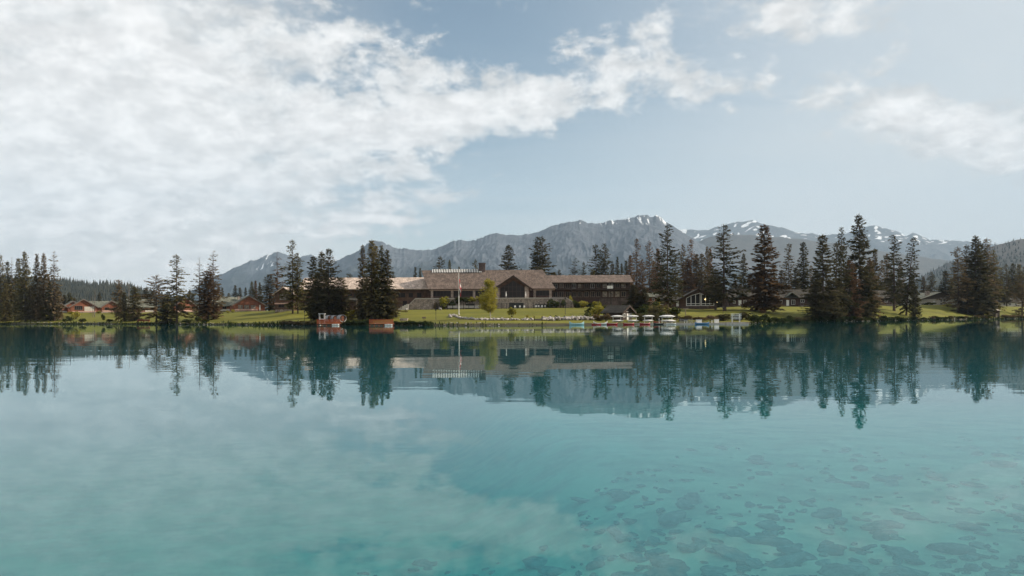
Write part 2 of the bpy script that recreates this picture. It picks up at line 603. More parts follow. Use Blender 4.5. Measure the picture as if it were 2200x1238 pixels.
# ------------------------------------------------------------------ the lake
def bed_depth(x, y):
    r = np.sqrt(x * x + y * y)
    side = np.clip((x + 0.6 + 0.10 * (y - 6)) / 3.5, 0, 1)          # a shallow stony shelf on the right
    side = side * side * (3 - 2 * side)
    d = 0.42 + 0.028 * y + (1 - side) * (0.50 + 0.09 * np.clip(y - 5.3, 0, 12)) + 0.010 * np.clip(y - 16, 0, None) ** 1.5
    d = d + 0.12 * (fbm(x * 0.35 + 50, y * 0.35 + 50, 3) - 0.5)
    return np.clip(d, 0.2, 7.0)


def build_lake():
    xs = np.concatenate([-np.geomspace(1500, 14, 22), np.linspace(-12, 16, 60), np.geomspace(18, 1500, 22)])
    ys = np.concatenate([np.linspace(-12, 30, 60), np.geomspace(32, 640, 26)])
    Xg, Yg = np.meshgrid(xs, ys)
    Zg = -bed_depth(Xg, Yg)
    V = np.stack([Xg, Yg, Zg], -1).reshape(-1, 3)
    nr, nc = Xg.shape
    i = (np.arange(nr - 1)[:, None] * nc + np.arange(nc - 1)[None, :]).ravel()
    Fc = np.stack([i, i + 1, i + nc + 1, i + nc], -1)
    silt = mat('lake_silt', (0.66, 0.66, 0.52), (0.33, 0.37, 0.31), 1.1, detail=8, lo=0.36, hi=0.66)
    bed = link('lake_bed', npmesh('lake_bed', V, Fc, silt, True))
    tag(bed, 'pale silty lake bed under clear turquoise water', 'lake bed', kind='structure')

    # stones lying on the bed
    rng = np.random.default_rng(5)
    stone_m = mat('lake_stone', (0.085, 0.125, 0.13), (0.22, 0.26, 0.25), 1.6, detail=5, rnd=0.35)
    import bmesh
    protos = []
    for q in range(7):
        bm = bmesh.new()
        bmesh.ops.create_icosphere(bm, subdivisions=2 if q < 3 else 1, radius=1.0)
        s = Vector((1.0, 0.8, 0.5))
        for v in bm.verts:
            n = 0.75 + 0.5 * float(vnoise(np.array(v.co.x * 1.3 + q * 9 + 30), np.array(v.co.y * 1.3 + v.co.z * 1.7 + 30)))
            v.co = Vector((v.co.x * n * s.x, v.co.y * n * s.y, v.co.z * n * s.z))
        me = bpy.data.meshes.new('stone'); bm.to_mesh(me); bm.free()
        me.polygons.foreach_set('use_smooth', [True] * len(me.polygons))
        me.materials.append(stone_m)
        protos.append(me)

    def spots(n):
        out = []
        while len(out) < n:
            zone = rng.random()
            if zone < 0.80:
                px = rng.uniform(1250, 2400); row = 940 + 330 * rng.random() ** 0.8
                if row < 940 + (1500 - px) * 0.5: continue
            else:
                px = rng.uniform(560, 1450); row = rng.uniform(1140, 1290)
                if row < 1260 - (px - 560) * 0.14: continue
            yy = (CAMH + 0.6) * F / (row - 682.0)
            for _ in range(6):
                yy = (CAMH + float(bed_depth(np.array(X(px, yy)), np.array(yy)))) * F / (row - 682.0)
            out.append((X(px, yy), yy))
        return out
    for q, (sx, sy) in enumerate(spots(270)):
        o = link('stone', protos[q % 7], bed)
        r = float(np.clip(rng.lognormal(-2.3, 0.42), 0.05, 0.22))
        o.scale = (r * rng.uniform(0.9, 1.7), r * rng.uniform(0.8, 1.3), r * rng.uniform(0.45, 0.8))
        o.rotation_euler = (rng.uniform(-.2, .2), rng.uniform(-.2, .2), rng.uniform(0, 6.28))
        o.location = (sx, sy, -float(bed_depth(np.array(sx), np.array(sy))) + 0.12 * r)
    # the countless small ones
    pv = np.array([v.co for v in protos[4].vertices]); pf = np.array([list(p.vertices) for p in protos[4].polygons])
    Vs, Fs = [], []
    for q, (sx, sy) in enumerate(spots(420)):
        r = rng.uniform(0.025, 0.075)
        a = rng.uniform(0, 6.28); c, s = math.cos(a), math.sin(a)
        p = pv * np.array([r * 1.3, r, r * 0.7])
        p = np.stack([p[:, 0] * c - p[:, 1] * s, p[:, 0] * s + p[:, 1] * c, p[:, 2]], -1) + np.array([sx, sy, -float(bed_depth(np.array(sx), np.array(sy))) + 0.2 * r])
        Fs.append(pf + len(Vs) * len(pv)); Vs.append(p)
    o = link('pebbles', npmesh('pebbles', np.concatenate(Vs), np.concatenate(Fs), stone_m, True), bed)
    o['kind'] = 'stuff'

    # the water body: a closed volume that swallows red light, with a mirror-calm surface
    m = bpy.data.materials.new('lake_water')
    m.use_nodes = True
    k = NT(m.node_tree)
    k.n.clear()
    out = k.n.new('ShaderNodeOutputMaterial')
    g = k.n.new('ShaderNodeNewGeometry')
    pos = g.outputs['Position']
    w1 = k.noise(k.vscale(pos, (0.35, 1.0, 1.0)), 0.55, 3.0, 0.5, 0.3)
    w2 = k.noise(k.vscale(pos, (0.30, 1.0, 1.0)), 0.10, 2.0, 0.5, 0.2)
    patch = k.smooth(k.noise(k.vscale(pos, (0.3, 1.0, 1.0)), 0.02, 3.0, 0.5, 0.5), 0.35, 0.68, 0.25, 1.0)
    hgt = k.m('ADD', k.m('MULTIPLY', k.m('MULTIPLY', w1, patch), 0.010), k.m('MULTIPLY', w2, 0.020))
    bn = k.n.new('ShaderNodeBump'); bn.inputs['Strength'].default_value = 1.0; bn.inputs['Distance'].default_value = 1.0
    k.l.new(hgt, bn.inputs['Height'])
    fr = k.n.new('ShaderNodeFresnel'); fr.inputs[0].default_value = 1.333
    k.l.new(bn.outputs[0], fr.inputs['Normal'])
    gl = k.n.new('ShaderNodeBsdfGlossy'); gl.inputs['Roughness'].default_value = 0.0
    gl.inputs['Color'].default_value = (0.90, 0.98, 1.0, 1)
    k.l.new(bn.outputs[0], gl.inputs['Normal'])
    df = k.n.new('ShaderNodeBsdfDiffuse'); df.inputs[0].default_value = (0.05, 0.40, 0.47, 1)
    tr = k.n.new('ShaderNodeBsdfTransparent'); tr.inputs[0].default_value = (0.92, 1.0, 1.0, 1)
    bo = k.n.new('ShaderNodeMixShader'); bo.inputs[0].default_value = 0.80
    k.l.new(df.outputs[0], bo.inputs[1]); k.l.new(tr.outputs[0], bo.inputs[2])
    mx = k.n.new('ShaderNodeMixShader')
    k.l.new(fr.outputs[0], mx.inputs[0]); k.l.new(bo.outputs[0], mx.inputs[1]); k.l.new(gl.outputs[0], mx.inputs[2])
    ab = k.n.new('ShaderNodeVolumeAbsorption'); ab.inputs[0].default_value = (0.26, 0.89, 0.875, 1); ab.inputs[1].default_value = 0.55
    k.l.new(mx.outputs[0], out.inputs['Surface']); k.l.new(ab.outputs[0], out.inputs['Volume'])
    o = MB().box(-1500, 1500, -40, 660, -9, 0).obj('lake_water', m)
    tag(o, 'calm turquoise lake mirroring trees, mountains and clouds', 'lake', kind='structure')


build_lake()


# ------------------------------------------------------------------ mountains
def mountain_mat(name, rock1, rock2, wood, treeline, top, snow):
    m = bpy.data.materials.new(name)
    m.use_nodes = True
    k = NT(m.node_tree)
    b = m.node_tree.nodes['Principled BSDF']
    b.inputs['Roughness'].default_value = 0.95
    b.inputs['Specular IOR Level'].default_value = 0.05
    g = k.n.new('ShaderNodeNewGeometry')
    at = k.n.new('ShaderNodeAttribute'); at.attribute_name = 'lie'
    snowf, scree, _ = k.sep(at.outputs['Vector'])
    x, y, z = k.sep(g.outputs['Position'])
    n = k.noise(g.outputs['Position'], 0.004, 8, 0.65)
    n2 = k.noise(k.vscale(g.outputs['Position'], (1, 1, 0.5)), 0.008, 7, 0.7)
    c = k.mix(k.smooth(n2, 0.3, 0.7), (*rock1, 1), (*rock2, 1))
    hh = k.m('ADD', z, k.m('MULTIPLY', k.m('SUBTRACT', n, 0.5), top * 0.9))
    hh = k.m('SUBTRACT', hh, k.m('MULTIPLY', scree, top * 0.25))
    c = k.mix(k.smooth(hh, treeline, treeline + 0.28 * top, 1.0, 0.0), c, (*wood, 1))
    if snow:
        sn = k.m('ADD', snowf, k.m('MULTIPLY', k.m('SUBTRACT', n2, 0.5), 0.5))
        c = k.mix(k.smooth(sn, 0.42, 0.60), c, (0.80, 0.82, 0.85, 1))
    k.l.new(c, b.inputs['Base Color'])
    bn = k.n.new('ShaderNodeBump'); bn.inputs['Distance'].default_value = 25.0; bn.inputs['Strength'].default_value = 0.8
    k.l.new(n2, bn.inputs['Height']); k.l.new(bn.outputs[0], b.inputs['Normal'])
    return m


def mountain(name, label, crest, Yc, Yb, material, nu=420, nv=70, spur=0.30, jag=1.2, seed=0, freq=1.0, snowline=0.6, snowamt=1.0, power=1.25):
    px = np.linspace(crest[0][0], crest[-1][0], nu)
    row = np.interp(px, [c[0] for c in crest], [c[1] for c in crest])
    jg = (fbm(px * 0.06 + seed * 13, px * 0 + seed, 6, 0.7) - 0.5) * 9 * jag
    zc = CAMH + (hz(px) - row) / F * Yc
    ker = np.hanning(max(5, int(nu * 0.035) // 2 * 2 + 1)); ker /= ker.sum()
    zs = np.convolve(np.pad(zc, len(ker) // 2, mode='edge'), ker, mode='valid')
    crag = zc - zs + jg / F * Yc
    v = np.concatenate([np.linspace(0, 1, nv), 1 + np.linspace(0.05, 0.6, 8)])
    Pg, Vg = np.meshgrid(px, v)
    Zc = np.broadcast_to(zs, Pg.shape)
    Vf = np.clip(Vg, 0, 1)
    prof = np.where(Vg <= 1, Vf ** power, 1 - 0.9 * (Vg - 1))
    kx = (Pg - 1100) / F * (Yb + (Yc - Yb) * Vg) / 1000.0 * freq
    ky = (Yb + (Yc - Yb) * Vg) / 1000.0 * freq
    wx = fbm(kx * 0.8 + 3 + seed, ky * 0.8 + seed, 4); wy = fbm(kx * 0.8 + 23 + seed, ky * 0.8 + 9 + seed, 4)
    sp = fbm(kx * 1.15 + 1.3 * wx + seed * 7, ky * 0.55 + 1.1 * wy + seed * 3, 6, 0.5, True)
    fine = fbm(kx * 7 + 3 * wx + seed, ky * 4 + 3 * wy + seed, 5, 0.6, True)
    env = Vf ** 0.7 * np.clip((1.0 - Vf) * 3.5, 0.0, 1) * np.where(Vg > 1, 0, 1)
    Zg = Zc * prof + Zc.max() * spur * ((sp - 0.5) * env * 0.8 + 0.22 * (fine - 0.5) * np.clip(env + 0.10 * Vf, 0, 1))
    Zg = Zg + np.broadcast_to(crag, Pg.shape) * np.where(Vg <= 1, Vf ** 16, np.clip(1 - 3 * (Vg - 1), 0, 1))
    Zg = np.where(Vg <= 0.0, -30, Zg)
    Yg = Yb + (Yc - Yb) * Vg
    Yg = Yg + (Yc - Yb) * 0.10 * (sp - 0.5) * np.clip((1 - Vf) * 4, 0, 1) * Vf
    V = np.stack([(Pg - 1100) / F * Yg, Yg, Zg], -1).reshape(-1, 3)
    nr, nc = Pg.shape
    i = (np.arange(nr - 1)[:, None] * nc + np.arange(nc - 1)[None, :]).ravel()
    Fc = np.stack([i, i + 1, i + nc + 1, i + nc], -1)
    me = npmesh(name, V, Fc, material, True)
    # snow keeps in the gullies near the top; scree on the spurs
    hrel = Zg / max(1.0, Zc.max())
    gul = fbm(kx * 15 + 2 * wx + seed, ky * 2.2 + 2 * wy, 4, 0.6, True)
    sn = np.clip((hrel - snowline) / 0.22, 0, 1) * np.clip((0.50 - sp) * 1.0 + (gul - 0.42) * 2.6, 0, 1) * snowamt
    dat = np.zeros((V.shape[0], 3), dtype=np.float32)
    dat[:, 0] = sn.ravel(); dat[:, 1] = np.clip(sp, 0, 1).ravel()
    a = me.attributes.new('lie', 'FLOAT_VECTOR', 'POINT')
    a.data.foreach_set('vector', dat.ravel())
    o = link(name, me)
    tag(o, label, 'mountain', kind='structure')
    return o


ROCK1, ROCK2, WOOD = (0.115, 0.125, 0.145), (0.058, 0.066, 0.080), (0.034, 0.041, 0.045)
mm = mountain_mat('mountain_rock', ROCK1, ROCK2, WOOD, 250.0, 1100.0, True)
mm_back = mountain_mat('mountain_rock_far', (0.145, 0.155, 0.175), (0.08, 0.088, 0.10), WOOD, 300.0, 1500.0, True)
mm_wood = mountain_mat('mountain_wooded', (0.11, 0.10, 0.09), (0.075, 0.07, 0.062), (0.05, 0.05, 0.036), 120.0, 500.0, False)

M_BACK = [(-2600, 560), (-1400, 600), (-600, 640), (600, 660), (1200, 560), (1380, 520), (1450, 494), (1475, 494), (1500, 496), (1530, 491), (1560, 484), (1590, 477), (1620, 475), (1650, 482), (1680, 489), (1710, 497), (1740, 501), (1770, 506), (1800, 504), (1830, 497), (1850, 490), (1872, 485), (1895, 488), (1920, 493), (1938, 502), (1950, 508), (1963, 501), (1985, 511), (2010, 515), (2040, 516), (2080, 520), (2120, 524), (2200, 530), (2400, 510), (2800, 480), (3400, 520), (4600, 560)]
M_LEFT = [(300, 668), (390, 638), (430, 612), (470, 590), (510, 573), (545, 560), (575, 548), (598, 541), (612, 546), (640, 556), (655, 549), (668, 548), (690, 556), (705, 565), (740, 580), (800, 600), (900, 640)]
M_MAIN = [(560, 665), (640, 630), (690, 590), (722, 562), (745, 548), (770, 538), (790, 526), (805, 518), (822, 521), (840, 530), (862, 536), (885, 535), (905, 537), (930, 535), (945, 531), (960, 523), (975, 516), (992, 514), (1008, 519), (1025, 514), (1045, 506), (1068, 502), (1090, 506), (1112, 507), (1135, 505), (1150, 500), (1165, 493), (1185, 485), (1205, 481), (1225, 475), (1240, 473), (1262, 480), (1285, 481), (1310, 476), (1340, 471), (1365, 465), (1390, 462), (1402, 466), (1410, 464), (1418, 467), (1430, 477), (1450, 489), (1475, 500), (1500, 517), (1540, 545), (1600, 578), (1680, 620), (1760, 660)]
M_FOOT = [(1360, 600), (1430, 560), (1480, 528), (1530, 508), (1600, 504), (1660, 509), (1720, 514), (1780, 521), (1850, 532), (1950, 548), (2050, 562), (2200, 570), (2500, 560)]
M_RIGHT = [(1880, 640), (1960, 606), (2000, 584), (2040, 564), (2080, 549), (2120, 534), (2150, 524), (2180, 517), (2200, 513), (2300, 486), (2500, 455), (3000, 430), (4000, 470), (5000, 560)]
M_HILL = [(-2600, 560), (-1200, 590), (-400, 597), (0, 600), (100, 603), (150, 606), (185, 613), (210, 613), (240, 612), (280, 618), (310, 629), (350, 641), (420, 657), (520, 668)]
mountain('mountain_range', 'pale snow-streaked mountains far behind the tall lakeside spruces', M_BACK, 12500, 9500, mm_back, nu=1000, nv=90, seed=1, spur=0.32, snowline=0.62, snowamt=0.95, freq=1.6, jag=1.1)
mountain('mountain_ridge', 'bluish bare ridge running down behind the red cabins', M_LEFT, 9800, 7200, mm, nu=300, seed=2, spur=0.34, snowline=0.5, snowamt=0.62)
mountain('mountain_peak', 'big grey mountain with a snow-flecked summit behind the lodge', M_MAIN, 8200, 5000, mm, nu=900, nv=140, seed=3, spur=0.36, snowline=0.72, snowamt=0.66)
mountain('foothill', 'hazy wooded shoulder between the grey peak and the snowy range', M_FOOT, 9300, 7500, mm_wood, nu=260, seed=4, spur=0.18, jag=0.5)
mountain('burnt_hill', 'grey burnt-over hillside rising beyond the low gabled lodge', M_RIGHT, 4600, 2600, mm_wood, nu=420, seed=5, spur=0.22, jag=0.6, freq=0.8)
hill = mountain('wooded_hill', 'low dark wooded hill behind the red cabins', M_HILL, 2600, 1500, mm_wood, nu=420, seed=6, spur=0.16, jag=0.4)


def hill_trees(name, label, crest, Yc, Yb, n, px0, px1, h0, h1, seed, vmin=0.45):
    rng = np.random.default_rng(seed)
    dg = bpy.context.evaluated_depsgraph_get()
    Vs, Fs = [], []
    bv = 0
    src = bpy.data.objects[crest]
    co = np.empty(len(src.data.vertices) * 3, dtype=np.float32); src.data.vertices.foreach_get('co', co); co = co.reshape(-1, 3)
    P = co[:, 0] / co[:, 1] * F + 1100
    vv = (co[:, 1] - Yb) / (Yc - Yb)
    sel = np.where((P > px0) & (P < px1) & (vv > vmin) & (vv < 1.06))[0]
    pick = rng.choice(sel, n)
    for q in pick:
        p = co[q] + np.array([rng.normal(0, 9), rng.normal(0, 9), -1.5])
        h = rng.uniform(h0, h1); r = h * rng.uniform(0.12, 0.2)
        a0 = rng.uniform(0, 6.28)
        ring = []
        for lv, rr in ((0.0, 0.35), (0.12, 1.0), (0.5, 0.62)):
            for s in range(5):
                a = a0 + s * 1.2566
                ring.append(p + np.array([math.cos(a) * r * rr * rng.uniform(.7, 1.2), math.sin(a) * r * rr * rng.uniform(.7, 1.2), h * lv]))
        ring.append(p + np.array([0, 0, h]))
        Vs += ring
        for lv in range(2):
            for s in range(5):
                a, b = bv + lv * 5 + s, bv + lv * 5 + (s + 1) % 5
                Fs.append((a, b, b + 5)); Fs.append((a, b + 5, a + 5))
        for s in range(5):
            Fs.append((bv + 10 + s, bv + 10 + (s + 1) % 5, bv + 15))
        bv += 16
    o = link(name, npmesh(name, np.array(Vs), np.array(Fs), M['fol_far']))
    tag(o, label, 'forest', kind='stuff')


hill_trees('hill_forest', 'dense dark conifers covering the low hill behind the red cabins', 'wooded_hill', 2600, 1500, 5200, -300, 520, 14, 26, 11, 0.3)
hill_trees('burnt_forest', 'thin scattered conifers on the grey hillside beyond the low gabled lodge', 'burnt_hill', 4600, 2600, 2600, 1900, 2500, 10, 26, 12, 0.3)

# ------------------------------------------------------------------ the air: far things fade to blue
hz_m = bpy.data.materials.new('haze')
hz_m.use_nodes = True
_k = NT(hz_m.node_tree); _k.n.clear()
_o = _k.n.new('ShaderNodeOutputMaterial')
_v = _k.n.new('ShaderNodeVolumePrincipled')
_v.inputs['Color'].default_value = (0.55, 0.77, 1.0, 1)
_v.inputs['Density'].default_value = 4.2e-5
_v.inputs['Anisotropy'].default_value = 0.0
_k.l.new(_v.outputs[0], _o.inputs['Volume'])
hb = MB().box(-24000, 24000, -400, 15200, -11, 2600).obj('haze', hz_m)
tag(hb, 'thin blue air between the lake and the mountains', 'haze', kind='stuff')


# ------------------------------------------------------------------ conifers and broadleaves
def sprays_mesh(name, B, D, L, Wd, N, material):
    """one folded needle spray for every base point B: 4 corners, 2 triangles"""
    S = np.cross(D, N); S /= np.maximum(1e-6, np.linalg.norm(S, axis=1, keepdims=True))
    mid = B + D * (L * 0.45)[:, None]
    a = mid + S * (Wd * 0.5)[:, None] - N * (Wd * 0.18)[:, None]
    b = mid - S * (Wd * 0.5)[:, None] - N * (Wd * 0.18)[:, None]
    t = B + D * L[:, None]
    n = len(B)
    V = np.stack([B, a, t, b], 1).reshape(-1, 3)
    i = np.arange(n) * 4
    Fc = np.concatenate([np.stack([i, i + 1, i + 2], -1), np.stack([i, i + 2, i + 3], -1)])
    return npmesh(name, V, Fc, material)


def conifer(seed, hw=0.15, cb=0.08, nb=150, p=0.85, dens=1.0, droop=0.35, bare_top=0.0, lump=0.35, spray=1.0, gap=0.12, lean=0.0, one_sided=0.0, H=30.0):
    """trunk + needle spray arrays of one 30 m conifer"""
    rng = np.random.default_rng(seed)
    trunk = MB()
    pts = []
    bend = np.cumsum(rng.normal(0, 0.10, 9)) * 0.5
    for i in range(9):
        t = i / 8.0
        pts.append(Vector((bend[i] * (t > 0) + lean * H * t ** 1.3, 0.3 * bend[8 - i] * t, H * 0.985 * t)))
    r0 = (0.0105 if cb < 0.14 else 0.015) * H
    for i in range(8):
        ra = r0 * (1 - i / 8.3) ** 0.9 + 0.03; rb = r0 * (1 - (i + 1) / 8.3) ** 0.9 + 0.03
        if i == 0: ra *= 1.25
        trunk.tube(pts[i], pts[i + 1], ra, rb, 7)
    px = np.array([[q.x, q.y, q.z] for q in pts])

    def axis(t):
        z = t * H
        return np.array([np.interp(z, px[:, 2], px[:, 0]), np.interp(z, px[:, 2], px[:, 1]), z])
    Bs, Ds, Ls, Ws, Ns = [], [], [], [], []
    lumpf = rng.uniform(0, 6.28, 3)
    for q in range(nb):
        t = cb + (0.985 - cb) * ((q + rng.random()) / nb) ** 0.92
        az = q * 2.39996 + rng.normal(0, 0.35)
        if rng.random() < gap: continue
        rr = (1 - t) / (1 - cb)
        R_ = 1.32 * hw * H * rr ** p
        low = min(1.0, 0.55 + (t - cb) * 4.5)             # the lowest boughs are shorter
        lm = 1 + lump * math.sin(t * 21 + lumpf[0] + 1.3 * math.cos(az + lumpf[1])) * 0.5 + lump * math.cos(2 * az + lumpf[2]) * 0.35
        ln = max(0.35, R_ * low * lm * rng.uniform(0.62, 1.15)) + 0.25
        if one_sided: ln *= 1 + one_sided * math.cos(az)
        up = 0.55 * max(0.0, (t - 0.55) / 0.45) - droop * (1 - t) * 1.2 + rng.normal(0, 0.10)
        h = np.array([math.cos(az), math.sin(az), 0.0])
        o = axis(t)
        npt = max(3, int(ln / 0.45))
        bp = []
        for i in range(npt + 1):
            s = i / npt
            bp.append(o + h * (ln * s) + np.array([0, 0, ln * (up * s + 0.28 * droop * s * s * (1.4 if t < 0.7 else 0.3))]))
        if t < 0.9:
            trunk.tube(bp[0], bp[-1], 0.05 + 0.02 * ln / 3, 0.012, 3)
        bare = bare_top and t > 1 - bare_top and rng.random() < 0.75
        if bare:
            for i in (1, npt // 2, npt):
                side = np.array([-h[1], h[0], 0.15]) * rng.uniform(0.3, 0.7) * (1 if rng.random() < 0.5 else -1)
                trunk.tube(bp[i], bp[i] + side + h * 0.2, 0.02, 0.008, 3)
            continue
        side = np.array([-h[1], h[0], 0.0])
        for i in range(1, npt + 1):
            s = i / npt
            if s < 0.18 and rng.random() < 0.5: continue
            for _ in range(max(1, int(rng.poisson(3.3 * dens)))):
                sg = rng.uniform(-1, 1)
                d = h * (0.75 + 0.4 * rng.random()) + side * sg * 0.9 + np.array([0, 0, rng.normal(-0.22 * (1 - 0.5 * t), 0.28)])
                d /= np.linalg.norm(d)
                Bs.append(bp[i] + rng.normal(0, 0.10, 3) - h * 0.15)
                Ds.append(d)
                l = spray * rng.uniform(0.7, 1.5) * (0.62 + 0.55 * (1 - t))
                Ls.append(l); Ws.append(l * rng.uniform(0.45, 0.75))
                n = np.array([rng.normal(0, 0.35), rng.normal(0, 0.35), 1.0]); Ns.append(n / np.linalg.norm(n))
    # leader
    if not bare_top:
        for q in range(26):
            t = 1 - 0.06 * rng.random()
            o = axis(min(t, 0.985)); o[2] = t * H
            d = rng.normal(0, 0.5, 3); d[2] = abs(d[2]) + 0.6; d /= np.linalg.norm(d)
            Bs.append(o); Ds.append(d); Ls.append(rng.uniform(0.3, 0.7)); Ws.append(0.18)
            n = rng.normal(0, 1, 3); Ns.append(n / np.linalg.norm(n))
    return trunk, tuple(np.array(a) for a in (Bs, Ds, Ls, Ws, Ns))


KINDS = {
    # name: list of parameter dicts (several variants each)
    'spire': [dict(hw=0.115, nb=230, p=0.72, dens=1.2, cb=0.05), dict(hw=0.105, nb=220, p=0.68, dens=1.15, lump=0.5, cb=0.05), dict(hw=0.125, nb=220, p=0.78, dens=1.15, gap=0.15, cb=0.05)],
    'full': [dict(hw=0.165, nb=230, p=0.76, dens=1.25, cb=0.05), dict(hw=0.16, nb=220, p=0.68, dens=1.2, cb=0.07, lump=0.5)],
    'open': [dict(hw=0.165, nb=160, p=0.68, dens=0.95, cb=0.10, gap=0.18, lump=0.6, droop=0.45), dict(hw=0.15, nb=150, p=0.64, dens=0.95, cb=0.09, gap=0.2, lump=0.6), dict(hw=0.15, nb=145, p=0.74, dens=0.95, cb=0.12, gap=0.17, lump=0.7, droop=0.5)],
    'lifted': [dict(hw=0.16, nb=150, p=0.62, dens=0.95, cb=0.17, gap=0.18, lump=0.6, droop=0.45), dict(hw=0.16, nb=145, p=0.66, dens=0.95, cb=0.15, gap=0.18, lump=0.6, droop=0.5)],
    'sparse': [dict(hw=0.12, nb=150, p=0.60, dens=0.7, cb=0.06, gap=0.2, bare_top=0.30), dict(hw=0.11, nb=150, p=0.55, dens=0.75, cb=0.08, gap=0.2, bare_top=0.25)],
    'column': [dict(hw=0.10, nb=210, p=0.38, dens=1.5, cb=0.04, gap=0.05, lump=0.2, droop=0.8)],
    'pine': [dict(hw=0.19, nb=150, p=0.52, dens=1.3, cb=0.10, gap=0.2, lump=0.8, droop=0.25, spray=1.1), dict(hw=0.17, nb=145, p=0.46, dens=1.3, cb=0.10, gap=0.2, lump=0.8, droop=0.25, spray=1.1)],
    'leaning': [dict(hw=0.12, nb=160, p=0.6, dens=1.0, cb=0.08, gap=0.13, lump=0.5, droop=0.9, lean=0.13)],
    'young': [dict(hw=0.17, nb=130, p=0.9, dens=1.5, cb=0.02, gap=0.05, lump=0.25, spray=1.5)],
}
_cache = {}


def conifer_meshes(kind, var, fol):
    key = (kind, var, fol)
    if key not in _cache:
        prm = KINDS[kind][var % len(KINDS[kind])]
        seed = sum(ord(c) for c in kind) * 7 + var * 31
        if ('t', kind, var) not in _cache:
            _cache[('t', kind, var)] = conifer(seed, **prm)
            _cache[('m', kind, var)] = _cache[('t', kind, var)][0].mesh('trunk', M['bark'])
        arr = _cache[('t', kind, var)][1]
        _cache[key] = (_cache[('m', kind, var)], sprays_mesh('crown', *arr, M[fol]))
    return _cache[key]


_hw = {k: v[0]['hw'] for k, v in KINDS.items()}
_cnt = [0]


def tree(px, tip, kind, fol, label, base=None, Y=None, hw=None, group=None, name='spruce_tree', cat='tree'):
    """px: bearing of the trunk foot, tip: photograph row of the top, base: row of the foot (or Y: distance)"""
    if Y is None:
        Y = y_for_row(px, base)
    z0 = gz(px, Y) - 0.15
    H = Z(tip, Y, px) - z0
    var = _cnt[0] % len(KINDS[kind]); _cnt[0] += 1
    tm, cm = conifer_meshes(kind, var, fol)
    rng = random.Random(px * 3 + tip)
    o = thing(name, (X(px, Y), Y, z0), rng.uniform(-0.25, 0.25) if kind == 'leaning' else rng.uniform(0, 6.28), label, cat, group)
    s = H / 30.0
    w = 1.0 if hw is None else W(hw, Y) / (KINDS[kind][var]['hw'] * H) * 1.0
    w = max(0.55, min(1.8, w)) * s
    o.scale = (w, w, s)
    link('trunk', tm, o); link('crown', cm, o)
    return o


def leafy(seed, n, rx, rz, zc, leaf, lumps=9, fill=0.75):
    """leaf clumps over an uneven crown: centre height zc, radii rx, rz"""
    rng = np.random.default_rng(seed)
    cs = []
    for q in range(lumps):
        d = rng.normal(0, 1, 3); d /= np.linalg.norm(d)
        r = rng.random() ** 0.5 * 0.72
        cs.append(np.array([d[0] * rx * r, d[1] * rx * r, zc + d[2] * rz * r]))
    cs = np.array(cs); rad = rng.uniform(0.28, 0.50, lumps)
    which = rng.integers(0, lumps, n)
    d = rng.normal(0, 1, (n, 3)); d /= np.linalg.norm(d, axis=1, keepdims=True)
    rr = rng.random(n) ** (1 / 3.0) * fill + (1 - fill) * 0.9
    B = cs[which] + d * (rad[which] * rr)[:, None] * np.array([rx, rx, rz * 0.9])
    D = d + rng.normal(0, 0.6, (n, 3)); D /= np.linalg.norm(D, axis=1, keepdims=True)
    N = rng.normal(0, 1, (n, 3)); N[:, 2] += 0.6; N /= np.linalg.norm(N, axis=1, keepdims=True)
    L = rng.uniform(0.7, 1.3, n) * leaf
    return B, D, L, L * 0.7, N


_shr = {}


def shrub(px, Y, w, h, fol, label, group=None, name='shrub', var=0, z=None):
    """w, h in metres"""
    key = (var % 4, fol)
    if key not in _shr:
        arr = leafy(50 + var % 4, 650, 0.5, 0.5, 0.48, 0.13, lumps=8)
        stem = MB()
        rng = random.Random(var)
        for q in range(6):
            a = rng.uniform(0, 6.28)
            stem.tube((0, 0, -0.08), (0.25 * math.cos(a), 0.25 * math.sin(a), rng.uniform(0.4, 0.7)), 0.02, 0.006, 4)
        _shr[key] = (stem.mesh('stem', M['bark']), sprays_mesh('foliage', *arr, M[fol]))
    sm, fm = _shr[key]
    rng = random.Random(int(px * 7 + Y))
    o = thing(name, (X(px, Y), Y, (gz(px, Y) if z is None else z)), rng.uniform(0, 6.28), label, 'shrub', group)
    o.scale = (w, w, h)
    link('stem', sm, o); link('foliage', fm, o)
    return o


# ------------------------------------------------------------------ buildings
def window(parent, x, z, w, h, face=('front', 0.0), frame='white', pane='glass', bars=1, sill=False):
    """a framed window on a wall plane; face = (side, plane coordinate)"""
    side, c = face
    f = MB(); g = MB()
    t = 0.10

    def bx(mb, a0, a1, z0, z1, d0, d1):
        if side == 'front': mb.box(a0, a1, c - d1, c - d0, z0, z1)
        elif side == 'right': mb.box(c + d0, c + d1, a0, a1, z0, z1)
        else: mb.box(c - d1, c - d0, a0, a1, z0, z1)
    bx(f, x - w / 2, x + w / 2, z - h / 2 - t, z - h / 2, 0.0, 0.09)
    bx(f, x - w / 2, x + w / 2, z + h / 2, z + h / 2 + t, 0.0, 0.09)
    bx(f, x - w / 2 - t, x - w / 2, z - h / 2 - t, z + h / 2 + t, 0.0, 0.09)
    bx(f, x + w / 2, x + w / 2 + t, z - h / 2 - t, z + h / 2 + t, 0.0, 0.09)
    for i in range(bars):
        xx = x - w / 2 + w * (i + 1) / (bars + 1)
        bx(f, xx - t * 0.4, xx + t * 0.4, z - h / 2, z + h / 2, 0.0, 0.07)
    bx(g, x - w / 2, x + w / 2, z - h / 2, z + h / 2, 0.0, 0.03)
    o = f.obj('window', M[frame], parent)
    g.obj('pane', M[pane], o)
    return o


